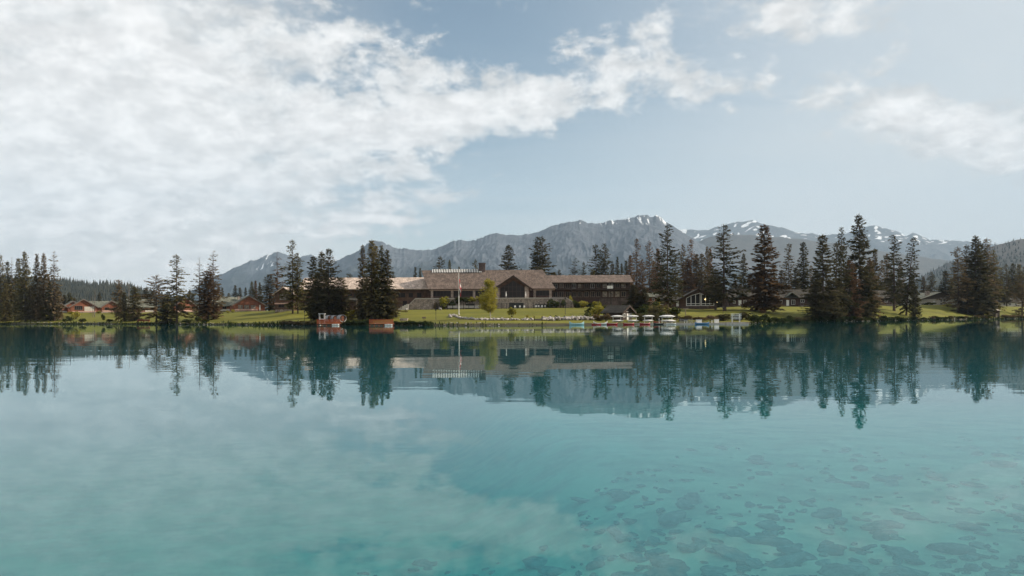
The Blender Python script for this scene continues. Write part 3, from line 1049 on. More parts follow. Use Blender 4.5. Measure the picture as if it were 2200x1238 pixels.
def slab(mb, a, b, c, d, th):
    """a roof plane a-b-c-d with thickness"""
    a, b, c, d = (Vector(p) for p in (a, b, c, d))
    n = (b - a).cross(d - a).normalized()
    if n.z < 0: n = -n
    mb.prism([a, b, c, d], n * th)
    return mb


def cabin(label, px, Y, w, d, h, rise, axis='x', rot=0.0, wall='log_brown', roof='roof_dark', wins=(), door=None, chimney=None, z=None, group=None, over=0.7,
          base=0.0, base_mat='stone_dark', gable_mat=None, name='cabin', frame='white', porch=None, panels=()):
    z0 = gz(px, Y) if z is None else z
    o = thing(name, (X(px, Y), Y, z0 - 0.2), rot, label, 'cabin' if name == 'cabin' else 'building', group)
    hw_ = w / 2
    if base:
        MB().box(-hw_ - 0.15, hw_ + 0.15, -0.15, d + 0.15, -1.5, base).obj('foundation', M[base_mat], o)
    wm = MB()
    if axis == 'x':
        wm.prism([(-hw_, 0, base), (-hw_, 0, h), (-hw_, d / 2, h + rise), (-hw_, d, h), (-hw_, d, base)], (w, 0, 0))
    else:
        wm.prism([(-hw_, 0, base - (0 if base else 1.2)), (hw_, 0, base - (0 if base else 1.2)), (hw_, 0, h), (0, 0, h + rise), (-hw_, 0, h)], (0, d, 0))
    if axis == 'x' and not base:
        wm.box(-hw_, hw_, 0, d, -1.2, 0)
    wm.obj('wall', M[wall], o)
    r = MB()
    th = 0.22
    if axis == 'x':
        k = rise / (d / 2); e = over * k
        slab(r, (-hw_ - over, -over, h - e), (hw_ + over, -over, h - e), (hw_ + over, d / 2, h + rise), (-hw_ - over, d / 2, h + rise), th)
        slab(r, (-hw_ - over, d / 2, h + rise), (hw_ + over, d / 2, h + rise), (hw_ + over, d + over, h - e), (-hw_ - over, d + over, h - e), th)
    else:
        k = rise / hw_; e = over * k
        slab(r, (-hw_ - over, -over, h - e), (0, -over, h + rise), (0, d + over, h + rise), (-hw_ - over, d + over, h - e), th)
        slab(r, (0, -over, h + rise), (hw_ + over, -over, h - e), (hw_ + over, d + over, h - e), (0, d + over, h + rise), th)
    ro = r.obj('roof', M[roof], o)
    if axis == 'y':
        fb = MB()
        for s in (-1, 1):
            fb.prism([(s * (hw_ + over), -over - 0.06, h - e - 0.30), (s * (hw_ + over), -over - 0.06, h - e + 0.24), (0, -over - 0.06, h + rise + 0.24), (0, -over - 0.06, h + rise - 0.30)], (0, 0.055, 0))
        fb.obj('fascia', M['timber' if wall != 'log_red' else 'wood_grey'], ro)
        if gable_mat:
            MB().prism([(-hw_ + 0.05, -0.06, h), (hw_ - 0.05, -0.06, h), (0, -0.06, h + rise - 0.05)], (0, 0.05, 0)).obj('gable', M[gable_mat], o)
    for wn in wins:
        window(o, *wn[:4], face=wn[4] if len(wn) > 4 else ('front', 0.0), frame=frame, pane=wn[5] if len(wn) > 5 else 'glass', bars=wn[6] if len(wn) > 6 else 1)
    for (x0, x1, z0_, z1_, m_) in panels:
        MB().box(x0, x1, -0.05, -0.002, z0_, z1_).obj('wall_panel', M[m_], o)
    if door:
        x, dw, dh = door
        do = MB().box(x - dw / 2, x + dw / 2, -0.08, 0, base, base + dh).obj('door', M['white'], o)
        MB().box(x + dw / 2 - 0.2, x + dw / 2 - 0.1, -0.14, -0.08, base + 1.0, base + 1.1).obj('handle', M['metal_dark'], do)
    if chimney:
        cx, cy_, cw, ch = chimney
        c = MB().box(cx - cw / 2, cx + cw / 2, cy_ - cw / 2, cy_ + cw / 2, h, h + rise + ch)
        c.box(cx - cw / 2 - 0.1, cx + cw / 2 + 0.1, cy_ - cw / 2 - 0.1, cy_ + cw / 2 + 0.1, h + rise + ch, h + rise + ch + 0.18)
        c.obj('chimney', M['stone'], ro)
    if porch:
        x0, x1, dp = porch
        dk = MB().box(x0, x1, -dp, -0.01, -0.9, base + 0.12).obj('porch', M['wood_grey'], o)
        rl = MB()
        rl.box(x0, x1, -dp, -dp + 0.1, base + 0.95, base + 1.05)
        n = max(2, int((x1 - x0) / 1.2))
        for i in range(n + 1):
            xx = x0 + (x1 - x0 - 0.1) * i / n
            rl.box(xx, xx + 0.1, -dp, -dp + 0.1, base + 0.12, base + 0.95)
        rl.obj('railing', M['wood_grey'], dk)
    return o


def lodge():
    o = thing('lodge', (0, 285.0, 5.6), 0, 'long brown log lodge with a glazed central gable above a stone terrace', 'lodge')
    OX, OY, OZ = 0, 285.0, 5.6

    def P(px, row, Y):
        return (X(px, Y), Y - OY, Z(row, Y, px) - OZ)
    # ---- main hall: front eave at 285, ridge at 294.5
    Ye, Yr, Yk = 284.0, 294.5, 305.0
    e0 = P(921, 619.5, Ye); e1 = P(1194, 621, Ye); r0 = P(906, 582.5, Yr); r1 = P(1166, 584.0, Yr)
    ez = min(e0[2], e1[2]); rz = r0[2]
    e0 = (e0[0], e0[1], ez); e1 = (e1[0], e1[1], ez); r0 = (r0[0], r0[1], rz); r1 = (r1[0], r1[1], rz)
    k0 = (e0[0], Yk - OY, ez); k1 = (e1[0], Yk - OY, ez)
    m = MB()
    slab(m, e0, e1, r1, r0, 0.3); slab(m, r0, r1, k1, k0, 0.3)
    m.prism([Vector(e1), Vector(k1), Vector(r1)], (0.0, 0.0, 0.25))
    main_roof = m.obj('roof', M['roof_brown'], o)
    # ridge skylight with white ribs
    sk = MB()
    sx0, sx1 = X(929, Yr - 1.5), X(1033, Yr - 1.5)
    n = Vector((0, -(rz - ez), (Yr - Ye))).normalized()
    up = Vector((0, (Yr - Ye), (rz - ez))).normalized()
    base_l = Vector((sx0, r0[1], rz)) - up * 1.9 + n * 0.32
    base_r = Vector((sx1, r0[1], rz)) - up * 1.9 + n * 0.32
    tilt = (up + n * 0.06).normalized()
    slab(sk, base_l, base_r, base_r + tilt * 2.1, base_l + tilt * 2.1, 0.12)
    so = sk.obj('skylight', M['glass'], main_roof)
    rb = MB()
    for i in range(30):
        q = base_l.lerp(base_r, i / 29.0) + n * 0.13
        rb.prism([q, q + Vector((0.28, 0, 0)), q + Vector((0.28, 0, 0)) + tilt * 2.1, q + tilt * 2.1], n * 0.1)
    rb.obj('ribs', M['white'], so)
    # chimney
    cx0, cx1 = X(1029.5, Yr), X(1043, Yr)
    c = MB().box(cx0, cx1, r0[1] - 1.3, r0[1] + 1.3, ez, Z(567, Yr, 1036) - OZ)
    c.box(cx0 - 0.15, cx1 + 0.15, r0[1] - 1.45, r0[1] + 1.45, Z(567, Yr, 1036) - OZ, Z(566, Yr, 1036) - OZ + 0.1)
    c.obj('chimney', M['stone_dark'], main_roof)
    # main walls
    wz = -1.0
    m = MB().box(e0[0] + 1.5, e1[0] - 1.2, 1.0, 19.0, wz, ez)
    m.prism([(e0[0] + 1.5, 1.0, ez), (e0[0] + 1.5, 9.5, rz - 0.4), (e0[0] + 1.5, 18.5, ez)], (0.4, 0, 0))
    m.obj('wall', M['log_dark'], o)
    fl = Z(640, 285, 1000) - OZ            # terrace floor level
    for (a, b) in ((931, 968), (975, 1016), (1021, 1056), (1152, 1180)):
        x0, x1 = X(a, 286), X(b, 286)
        window(o, (x0 + x1) / 2, (fl + ez) / 2 + 0.1, x1 - x0, ez - fl - 1.3, ('front', 1.0), frame='timber', pane='glass', bars=max(2, int((x1 - x0) / 1.6)))
    for a in (928, 971.5, 1018.5, 1058.5, 1149, 1183):
        MB().box(X(a, 285) - 0.45, X(a, 285) + 0.45, 0.35, 0.99, wz, ez - 0.05).obj('pier', M['stone'], o)
    MB().box(e0[0] + 0.2, e1[0] - 0.2, 0.05, 0.30, ez - 0.45, ez - 0.12).obj('eave_beam', M['trim'], o)
    # ---- central gable, standing forward
    Yg = 280.0
    ap = P(1103, 593, Yg); gl = P(1057, 623, Yg); gr = P(1146, 623.5, Yg)
    gzv = min(gl[2], gr[2])
    m = MB()
    slab(m, (gl[0], gl[1], gzv), (ap[0], ap[1], ap[2]), (ap[0], 9.0, ap[2]), (gl[0], 9.0, gzv), 0.28)
    slab(m, (ap[0], ap[1], ap[2]), (gr[0], gr[1], gzv), (gr[0], 9.0, gzv), (ap[0], 9.0, ap[2]), 0.28)
    gr_o = m.obj('gable_roof', M['roof_brown'], o)
    fb = MB()
    for q in (gl, gr):
        fb.prism([(q[0], gl[1] - 0.12, gzv - 0.35), (q[0], gl[1] - 0.12, gzv + 0.3), (ap[0], gl[1] - 0.12, ap[2] + 0.3), (ap[0], gl[1] - 0.12, ap[2] - 0.45)], (0, 0.11, 0))
    fb.obj('fascia', M['timber'], gr_o)
    wl, wr = X(1064, Yg + 1.2), X(1138, Yg + 1.2)
    gy = -3.6

    def gtop(x):
        return ap[2] - abs(x - ap[0]) * (ap[2] - gzv) / (ap[0] - gl[0]) - 0.15
    MB().prism([(wl, gy, wz), (wr, gy, wz), (wr, gy, gtop(wr)), (ap[0], gy, gtop(ap[0])), (wl, gy, gtop(wl))], (0, 4.5, 0)).obj('gable_wall', M['log_brown'], o)
    # great window under the gable
    gx0, gx1 = X(1076, Yg + 1), X(1127, Yg + 1)
    pane = MB().prism([(gx0, gy - 0.04, fl), (gx1, gy - 0.04, fl), (gx1, gy - 0.04, gtop(gx1) - 1.2), (ap[0], gy - 0.04, gtop(ap[0]) - 1.6), (gx0, gy - 0.04, gtop(gx0) - 1.2)], (0, 0.03, 0))
    fr = MB()
    for i in range(7):
        xx = gx0 + (gx1 - gx0) * i / 6
        fr.box(xx - 0.07, xx + 0.07, gy - 0.16, gy - 0.042, fl, gtop(xx) - 1.2)
    for zz in (fl + 2.2, fl + 3.9):
        fr.box(gx0, gx1, gy - 0.13, gy - 0.043, zz, zz + 0.12)
    for s, xe in ((0, gx0), (1, gx1)):
        fr.prism([(xe, gy - 0.2, gtop(xe) - 1.35), (xe, gy - 0.2, gtop(xe) - 1.1), (ap[0], gy - 0.2, gtop(ap[0]) - 1.5), (ap[0], gy - 0.2, gtop(ap[0]) - 1.75)], (0, 0.15, 0))
    fo = fr.obj('window', M['timber'], o)
    pane.obj('pane', M['glass'], fo)
    for a in (1069, 1132):
        MB().box(X(a, Yg) - 0.75, X(a, Yg) + 0.75, gy - 0.5, gy - 0.003, wz, gtop(X(a, Yg)) - 0.3).obj('pier', M['stone'], o)
    # ---- right wing, two storeys with a balcony
    Ya, Yb2, Yc2 = 289.0, 297.5, 306.0
    a0 = P(1183, 606.5, Ya); a1 = P(1361, 609.5, Ya); b0 = P(1160, 591.5, Yb2); b1 = P(1357, 594.0, Yb2)
    az_, bz_ = (a0[2] + a1[2]) / 2, (b0[2] + b1[2]) / 2
    m = MB()
    slab(m, (a0[0], a0[1], az_), (a1[0], a1[1], az_), (a1[0], b1[1], bz_), (a0[0] - 3, b0[1], bz_), 0.28)
    slab(m, (a0[0], b0[1], bz_), (a1[0], b1[1], bz_), (a1[0], Yc2 - OY, az_), (a0[0], Yc2 - OY, az_), 0.28)
    m.obj('roof', M['roof_brown'], o)
    m = MB().box(a0[0] - 1, a1[0] - 1.2, 6.4, 19.5, wz, az_)
    m.prism([(a1[0] - 1.6, 6.4, az_), (a1[0] - 1.6, b0[1], bz_ - 0.2), (a1[0] - 1.6, 19.5, az_)], (0.4, 0, 0))
    m.obj('wall', M['log_dark'], o)
    zb = Z(621, Ya, 1270) - OZ
    bal = MB().box(a0[0] + 0.6, a1[0] - 1.0, 4.2, 6.38, zb - 0.3, zb).obj('balcony', M['timber'], o)
    rl = MB().box(a0[0] + 0.6, a1[0] - 1.0, 4.2, 4.3, zb + 0.85, zb + 0.98)
    x = a0[0] + 0.6
    while x < a1[0] - 1.0:
        rl.box(x, x + 0.08, 4.22, 4.28, zb, zb + 0.85); x += 0.42
    rl.obj('railing', M['timber'], bal)
    for i in range(9):
        xx = a0[0] + 0.8 + (a1[0] - a0[0] - 2.2) * i / 8
        MB().box(xx - 0.14, xx + 0.14, 4.35, 4.65, wz, zb - 0.31).box(xx - 0.12, xx + 0.12, 4.38, 4.62, zb + 0.01, az_ + 0.3).obj('post', M['timber'], o)
    for i in range(12):
        xx = a0[0] + 2.0 + (a1[0] - a0[0] - 5.5) * i / 11
        pn = 'curtain' if i in (1, 4, 8, 9, 11) else 'glass'
        window(o, xx, zb + 1.25, 1.5, 1.5, ('front', 6.4), frame='trim' if i % 3 else 'white', pane=pn)
        window(o, xx, zb - 2.0, 1.6, 1.9, ('front', 6.4), frame='trim', pane='curtain' if i in (8, 9, 10) else 'glass')
    # the two pale deck panels on the balcony rail
    for (a, b) in ((1305, 1311), (1311.6, 1317)):
        MB().box(X(a, Ya), X(b, Ya), 4.1, 4.18, zb + 0.1, zb + 1.2).obj('balcony_panel', M['white'], bal)
    MB().box(X(1290, 288), a1[0] - 1.0, 5.9, 6.37, wz, Z(641, 291, 1330) - OZ).obj('stone_base', M['stone_dark'], o)
    # ---- left wing with weathered pale shingles
    Yd, Ye2, Yf = 289.5, 299.0, 308.5
    d0 = P(640, 623, Yd); d1 = P(925, 622, Yd); f0 = P(640, 600, Ye2); f1 = P(925, 596, Ye2)
    dz_, fz_ = (d0[2] + d1[2]) / 2, (f0[2] + f1[2]) / 2
    m = MB()
    slab(m, (d0[0], d0[1], dz_), (d1[0], d1[1], dz_), (d1[0], f1[1], fz_), (d0[0], f0[1], fz_), 0.28)
    slab(m, (d0[0], f0[1], fz_), (d1[0], f1[1], fz_), (d1[0], Yf - OY, dz_), (d0[0], Yf - OY, dz_), 0.28)
    m.obj('roof', M['roof_pale'], o)
    MB().box(d0[0] + 0.5, d1[0], 6.0, 22.0, wz - 0.6, dz_).obj('wall', M['log_brown'], o)
    for i, a in enumerate((752, 765, 856, 866, 883, 901)):
        window(o, X(a, 291), dz_ - 2.2, 1.5, 1.6, ('front', 6.0), frame='timber', pane='glass')
    for a in (745, 770, 870, 893, 910):
        window(o, X(a, 291), dz_ - 5.4, 1.5, 1.8, ('front', 6.0), frame='timber', pane='glass')
    # porch roof low on the left wing
    m = MB(); slab(m, (X(742, 285), 0.0, Z(646, 285, 750) - OZ), (X(768, 285), 0.0, Z(646, 285, 750) - OZ), (X(768, 291), 5.9, Z(640, 291, 750) - OZ), (X(742, 291), 5.9, Z(640, 291, 750) - OZ), 0.2)
    m.obj('porch_roof', M['roof_dark'], o)
    for a in (744, 766):
        MB().box(X(a, 285) - 0.15, X(a, 285) + 0.15, 0.2, 0.5, wz - 0.6, Z(646, 285, 750) - OZ).obj('porch_post', M['trim'], o)
    # ---- gabled end block of the left wing
    w0, w1 = X(591, 282), X(628, 282)
    xm = (w0 + w1) / 2; hw_ = (w1 - w0) / 2
    eh = Z(631, 282, 608) - OZ; rh = Z(618, 281, 606) - OZ
    gb = Z(670, 282, 608) - OZ - 0.8
    MB().prism([(w0, -3, gb), (w1, -3, gb), (w1, -3, eh), (xm, -3, rh), (w0, -3, eh)], (0, 16, 0)).obj('gable_wall', M['log_brown'], o)
    m = MB(); k = (rh - eh) / hw_
    slab(m, (w0 - 0.8, -3.8, eh - 0.8 * k), (xm, -3.8, rh), (xm, 14, rh), (w0 - 0.8, 14, eh - 0.8 * k), 0.25)
    slab(m, (xm, -3.8, rh), (w1 + 0.8, -3.8, eh - 0.8 * k), (w1 + 0.8, 14, eh - 0.8 * k), (xm, 14, rh), 0.25)
    m.obj('gable_roof', M['roof_pale'], o)
    window(o, xm + 0.2, eh - 1.3, 3.4, 2.2, ('front', -3.0), frame='timber', pane='curtain', bars=3)
    window(o, xm - 0.8, gb + 3.4, 2.2, 1.8, ('front', -3.0), frame='timber', pane='glass')
    MB().box(w0 - 0.1, w1 + 0.1, -3.35, -3.05, eh - 4.0, eh - 3.5).obj('belt_beam', M['panel_pink'], o)
    MB().box(w0 + 0.2, w1 - 0.2, -3.28, -3.04, gb + 0.6, gb + 1.6).obj('stone_base', M['stone'], o)


lodge()


def terrace():
    Yf, Yk = 272.0, 284.9
    top = Z(640.2, Yf, 1050); bot = gz(1050, Yf) - 1.0
    x0, x1 = X(893, Yf), X(1217, Yf)
    o = thing('terrace', ((x0 + x1) / 2, Yf, bot), 0, 'raised stone-faced terrace with a pale capped parapet in front of the lodge', 'terrace')
    cx = (x0 + x1) / 2
    H = top - bot
    wm = MB().box(x0 - cx, x1 - cx, 0, Yk - Yf, 0, H - 0.32)
    # ramped ends
    wm.prism([(x1 - cx, 0.01, 0), (x1 - cx + 2.6, 0.01, 0), (x1 - cx + 2.6, 0.01, H - 1.9), (x1 - cx, 0.01, H - 0.33)], (0, 6, 0))
    wm.prism([(x0 - cx, 0.01, 0), (x0 - cx - 2.4, 0.01, 0), (x0 - cx - 2.4, 0.01, H - 2.6), (x0 - cx, 0.01, H - 0.33)], (0, 6, 0))
    w = wm.obj('retaining_wall', M['stone'], o)
    cp = MB().box(x0 - cx - 0.1, x1 - cx + 0.1, -0.2, 0.7, H - 0.30, H)
    cp.prism([(x1 - cx + 0.11, -0.15, H - 0.3), (x1 - cx + 2.75, -0.15, H - 1.95), (x1 - cx + 2.75, -0.15, H - 1.65), (x1 - cx + 0.11, -0.15, H)], (0, 0.7, 0))
    cp.prism([(x0 - cx - 0.11, -0.15, H - 0.3), (x0 - cx - 2.55, -0.15, H - 2.65), (x0 - cx - 2.55, -0.15, H - 2.35), (x0 - cx - 0.11, -0.15, H)], (0, 0.7, 0))
    cp.obj('parapet_cap', M['cap'], o)
    MB().box(x0 - cx + 0.1, x1 - cx - 0.1, 0.72, Yk - Yf - 0.1, H - 0.315, H - 0.25).obj('terrace_floor', M['cap'], o)
    # dark undercroft openings with pale lintel
    for (a, b, r0, r1) in ((1094, 1125, 651, 664), (1000, 1020, 653, 664), (1150, 1176, 654, 664)):
        MB().box(X(a, Yf) - cx, X(b, Yf) - cx, -0.06, -0.003, Z(r1, Yf, a) - bot, Z(r0, Yf, a) - bot).obj('opening', M['metal_dark'], o)
    # steps at the side away from the birch
    st = MB()
    for i in range(7):
        st.box(x0 - cx - 7.5 + i * 0.7, x0 - cx - 2.5, -1.4, 2.2, i * 0.34 + 0.4, i * 0.34 + 0.74)
    st.obj('steps', M['cap'], o)


terrace()


# pool fence below the terrace
def pool_fence():
    Yf = 269.0
    px0, px1 = 938, 1262
    z0 = gz(1100, Yf)
    o = thing('pool_fence', (X(1100, Yf), Yf, z0), 0, 'black post fence with glazed panels below the stone terrace', 'fence')
    ox = X(1100, Yf)
    n = 28
    zt = Z(651, Yf, 1100) - z0
    for i in range(n + 1):
        xx = X(px0 + (px1 - px0) * i / n, Yf) - ox
        zb = gz(px0 + (px1 - px0) * i / n, Yf) - z0
        MB().box(xx - 0.09, xx + 0.09, -0.09, 0.09, zb - 0.2, zt).obj('post', M['metal_dark'], o)
    MB().box(X(px0, Yf) - ox, X(px1, Yf) - ox, -0.03, 0.03, zt - 0.25, zt - 0.17).obj('top_rail', M['metal_dark'], o)
    MB().box(X(px0, Yf) - ox, X(px1, Yf) - ox, -0.03, 0.03, 0.15, 0.22).obj('bottom_rail', M['metal_dark'], o)
    gm = mat('frosted_panel', (0.40, 0.37, 0.36), (0.30, 0.28, 0.27), 0.8, rough=0.3)
    for i in range(2, 9):
        a = X(px0 + (px1 - px0) * i / n, Yf) - ox + 0.12; b = X(px0 + (px1 - px0) * (i + 1) / n, Yf) - ox - 0.12
        MB().box(a, b, 0.035, 0.06, 0.3, zt - 0.9).obj('panel', gm, o)


pool_fence()


def chair(px, Y, label, group):
    o = thing('garden_chair', (X(px, Y), Y, gz(px, Y)), random.Random(px).uniform(-0.6, 0.6), label, 'chair', group)
    MB().box(-0.3, 0.3, -0.3, 0.3, 0.42, 0.50).obj('seat', M['white'], o)
    MB().box(-0.3, 0.3, 0.26, 0.32, 0.50, 1.05).obj('backrest', M['white'], o)
    for a in (-0.27, 0.21):
        for b in (-0.28, 0.22):
            MB().box(a, a + 0.06, b, b + 0.06, 0, 0.42).obj('leg', M['white'], o)


for q in (1107, 1117, 1126, 1152, 1158, 1164, 1171, 1180):
    chair(q, 270.6, 'small white chair on the patio between the black fence and the terrace wall', 'white patio chairs')


# white closed parasols on the terrace
for q, lab in ((1087.5, 'closed white parasol on the terrace in front of the great gable window'), (1129.5, 'closed white parasol on the terrace beside the stone gable pier')):
    zt = Z(640.2, 272, 1050)
    o = thing('parasol', (X(q, 275), 275, zt - 0.28), 0, lab, 'parasol')
    MB().tube((0, 0, 0), (0, 0, 2.7), 0.04, 0.04, 6).obj('pole', M['white'], o)
    MB().tube((0, 0, 0.9), (0, 0, 1.4), 0.10, 0.19, 8).tube((0, 0, 1.4), (0, 0, 2.6), 0.19, 0.05, 8).obj('canopy', M['white'], o)
    MB().tube((0, 0, 0), (0, 0, 0.12), 0.3, 0.3, 10).obj('base', M['metal_dark'], o)

# ---- cabins by the near right shore
F0 = ('front', 0.0)


def chapel():
    px, Y = 1500, 286.0
    s = Y / F
    z0 = gz(px, Y)
    o = thing('cabin', (X(px, Y), Y, z0 - 0.3), R(-6), 'brown gabled cabin with tall white-framed windows and a lit lamp inside', 'cabin')
    zz = lambda row: Z(row, Y, px) - z0 + 0.3
    hw_ = 38 * s; d = 13.0
    e, r_, b = zz(642), zz(622), zz(659)
    MB().box(-hw_ - 0.2, hw_ + 0.2, -0.25, d, -2.0, b).obj('foundation', M['stone_dark'], o)
    MB().prism([(-hw_, 0, b), (hw_, 0, b), (hw_, 0, e), (0, 0, r_), (-hw_, 0, e)], (0, d, 0)).obj('wall', M['log_brown'], o)
    rm = MB(); k = (r_ - e) / hw_
    ov = 1.3
    slab(rm, (-hw_ - ov, -1.2, e - ov * k), (0, -1.2, r_), (0, d, r_), (-hw_ - ov, d, e - ov * k), 0.25)
    slab(rm, (0, -1.2, r_), (hw_ + ov, -1.2, e - ov * k), (hw_ + ov, d, e - ov * k), (0, d, r_), 0.25)
    ro = rm.obj('roof', M['roof_dark'], o)
    fb = MB()
    for sgn in (-1, 1):
        fb.prism([(sgn * (hw_ + ov), -1.28, e - ov * k - 0.25), (sgn * (hw_ + ov), -1.28, e - ov * k + 0.27), (0, -1.28, r_ + 0.27), (0, -1.28, r_ - 0.25)], (0, 0.07, 0))
    fb.obj('fascia', M['timber'], ro)
    # great window in two bays, tops following the gable
    wb = zz(657.5)
    xc = 1.0
    top = lambda x: min(e + 0.9 + 0.9 * (1 - abs(x - xc) / 5.2) * 1.6, r_ - abs(x) * k - 0.9)
    for bay, (x0, x1, nb) in enumerate(((xc - 5.4, xc - 0.25, 3), (xc + 0.25, xc + 4.9, 3))):
        fr = MB(); pn = MB()
        for i in range(nb + 1):
            xx = x0 + (x1 - x0) * i / nb
            fr.box(xx - 0.11, xx + 0.11, -0.14, -0.032, wb, top(xx))
        for i in range(nb):
            xa, xb = x0 + (x1 - x0) * i / nb + 0.112, x0 + (x1 - x0) * (i + 1) / nb - 0.112
            fr.box(xa, xb, -0.12, -0.034, wb, wb + 0.22); fr.box(xa, xb, -0.12, -0.034, wb + 0.75, wb + 0.95)
            fr.prism([(xa, -0.12, top(xa) - 0.22), (xb, -0.12, top(xb) - 0.22), (xb, -0.12, top(xb)), (xa, -0.12, top(xa))], (0, 0.086, 0))
            pn.prism([(xa, -0.03, wb), (xb, -0.03, wb), (xb, -0.03, top(xb)), (xa, -0.03, top(xa))], (0, 0.025, 0))
        fo = fr.obj('window', M['white'], o)
        pn.obj('pane', M['glass'], fo)
    # side annex to the left with small windows and a door
    ax0, ax1 = -hw_ - 8.5, -hw_ - 0.02
    MB().box(ax0, ax1, 1.0, 9.0, -2.0, zz(645)).obj('annex_wall', M['log_brown'], o)
    rm = MB(); slab(rm, (ax0 - 0.6, 0.2, zz(645) - 0.1), (ax1 + 2, 0.2, zz(645) - 0.1), (ax1 + 2, 6.0, zz(634)), (ax0 - 0.6, 6.0, zz(634)), 0.22)
    rm.obj('annex_roof', M['roof_dark'], o)
    for xx in (ax0 + 1.6, ax0 + 4.6):
        window(o, xx, zz(650.5), 1.0, 1.1, ('front', 1.0))
    do = MB().box(ax1 - 1.3, ax1 - 0.35, 0.9, 0.998, zz(658), zz(646.5)).obj('door', M['white'], o)
    MB().box(ax1 - 0.6, ax1 - 0.5, 0.84, 0.9, zz(653), zz(652.4)).obj('handle', M['metal_dark'], do)
    # the lamp that shows through the glass
    lm = bpy.data.materials.new('lamp_glow'); lm.use_nodes = True
    b_ = lm.node_tree.nodes['Principled BSDF']
    b_.inputs['Base Color'].default_value = (1, 0.8, 0.45, 1)
    b_.inputs['Emission Color'].default_value = (1, 0.72, 0.30, 1); b_.inputs['Emission Strength'].default_value = 2.2
    for (xx, row, yy) in ((xc + 1.6, 643.5, -0.32), (hw_ + 0.35, 649.5, -0.55)):
        import bmesh
        bm = bmesh.new(); bmesh.ops.create_icosphere(bm, subdivisions=2, radius=0.24)
        me = bpy.data.meshes.new('lamp'); bm.to_mesh(me); bm.free(); me.materials.append(lm)
        lo = link('lamp', me, o); lo.location = (xx, yy, zz(row))
        MB().box(-0.03, 0.03, 0.2, abs(yy) - 0.01, -0.03, 0.03).obj('bracket', M['metal_dark'], lo)


chapel()


def longhouse(label, px, Y, w, d, hwin, base, rot=0.0, wins=(), door=None, gable_at=None, group='brown cabins along the right lawn', roof='roof_dark', wall='log_dark', h=3.0, rise=3.0, chimney=None, porch=None):
    o = cabin(label, px, Y, w, d, h, rise, 'x', rot, wall, roof, wins, door, chimney, group=group, base=base, porch=porch)
    if gable_at is not None:
        x, gw = gable_at
        # a small cross gable over the entrance
        m = MB(); k = 0.7
        slab(m, (x - gw / 2, -0.95, h - 0.25), (x, -0.95, h - 0.25 + gw / 2 * k), (x, d / 2, h - 0.25 + gw / 2 * k), (x - gw / 2, d / 2, h - 0.25), 0.22)
        slab(m, (x, -0.95, h - 0.25 + gw / 2 * k), (x + gw / 2, -0.95, h - 0.25), (x + gw / 2, d / 2, h - 0.25), (x, d / 2, h - 0.25 + gw / 2 * k), 0.22)
        m.obj('entrance_roof', M['roof_grey'], o)
    return o


longhouse('brown cabin with small white windows behind the two big trunks on the lawn', 1608, 313, 16.0, 9.0, 1, 0.6, R(2), wins=((-6.0, 2.0, 0.9, 1.0), (-1.5, 2.0, 1.0, 1.4), (2.2, 2.1, 1.4, 0.9), (6.6, 2.0, 0.9, 1.4)), door=(-3.6, 1.2, 2.2), gable_at=(-2.6, 5.0), h=4.2, rise=3.0)
longhouse('brown cabin with a pale-roofed doorway between the lone lawn spruce and the dark spruce clump', 1708, 331, 17.0, 10.0, 1, 0.6, R(3), wins=((-6.3, 2.4, 1.0, 1.2), (-0.8, 2.1, 1.5, 2.0), (3.4, 2.7, 1.5, 1.2), (7.2, 2.4, 0.8, 1.4)), door=(-3.3, 1.2, 2.6), gable_at=(-1.6, 6.0), h=4.4, rise=3.4, porch=(1.5, 8.3, 2.4))
longhouse('brown cabin glimpsed through the dark spruce clump', 1795, 345, 14.0, 9.0, 1, 0.6, R(4), wins=((-3.0, 2.2, 1.1, 1.2), (2.6, 2.2, 1.3, 1.2)), h=4.0, rise=3.0)
longhouse('brown cabin with a fenced porch behind the tallest spruce', 1885, 362, 15.0, 10.0, 1, 0.6, R(5), wins=((-4.5, 2.2, 1.0, 1.3), (0.0, 2.2, 1.3, 1.6), (4.5, 2.2, 1.2, 1.2)), h=4.0, rise=3.4, porch=(-2.0, 7.2, 2.6))
cabin('low grey lodge with a broad gable and stone chimney beyond the open lawn', 2020, 402, 23.0, 14.0, 3.4, 3.6, 'y', R(8), 'panel_cream', 'roof_grey',
      ((0.6, 3.0, 1.0, 2.0, F0, 'glass', 1), (2.6, 3.0, 1.0, 2.0, F0, 'glass', 1), (0.6, 0.9, 1.1, 1.0), (2.8, 0.9, 1.1, 1.0), (6.5, 1.4, 1.4, 1.1)), base=0.3, name='gabled_lodge', over=1.4, gable_mat='wood_grey', chimney=(-5.2, 3.0, 1.8, 0.6), door=(-3.6, 1.2, 2.2))
longhouse('grey side wing with long low roof left of the broad gabled lodge', 1982, 412, 9.0, 9.0, 1, 0.3, R(8), wins=((-2.0, 1.8, 1.0, 1.1), (2.0, 1.8, 1.0, 1.1)), wall='panel_cream', roof='roof_grey', h=3.0, rise=3.0, group=None)
longhouse('pale cabin half hidden behind the big spruce clump by the kiosk', 2170, 468, 17.0, 9.0, 1, 0.3, R(8), wins=((-4.0, 1.8, 1.2, 1.1), (0.0, 1.8, 1.4, 1.1), (4.0, 1.8, 1.2, 1.1)), wall='panel_cream', h=3.2, rise=2.8, group=None)
cabin('small orange-walled cottage in the trees behind the boathouse', 1399, 300, 4.6, 5.0, 3.4, 1.4, 'x', R(-8), 'log_red', 'roof_grey', ((-1.4, 2.2, 0.8, 0.9), (0.9, 2.2, 0.8, 0.9)), base=0.4, z=gz(1399, 300) + 1.2, panels=((-2.2, 2.2, 0.5, 1.5, 'panel_pink'),))


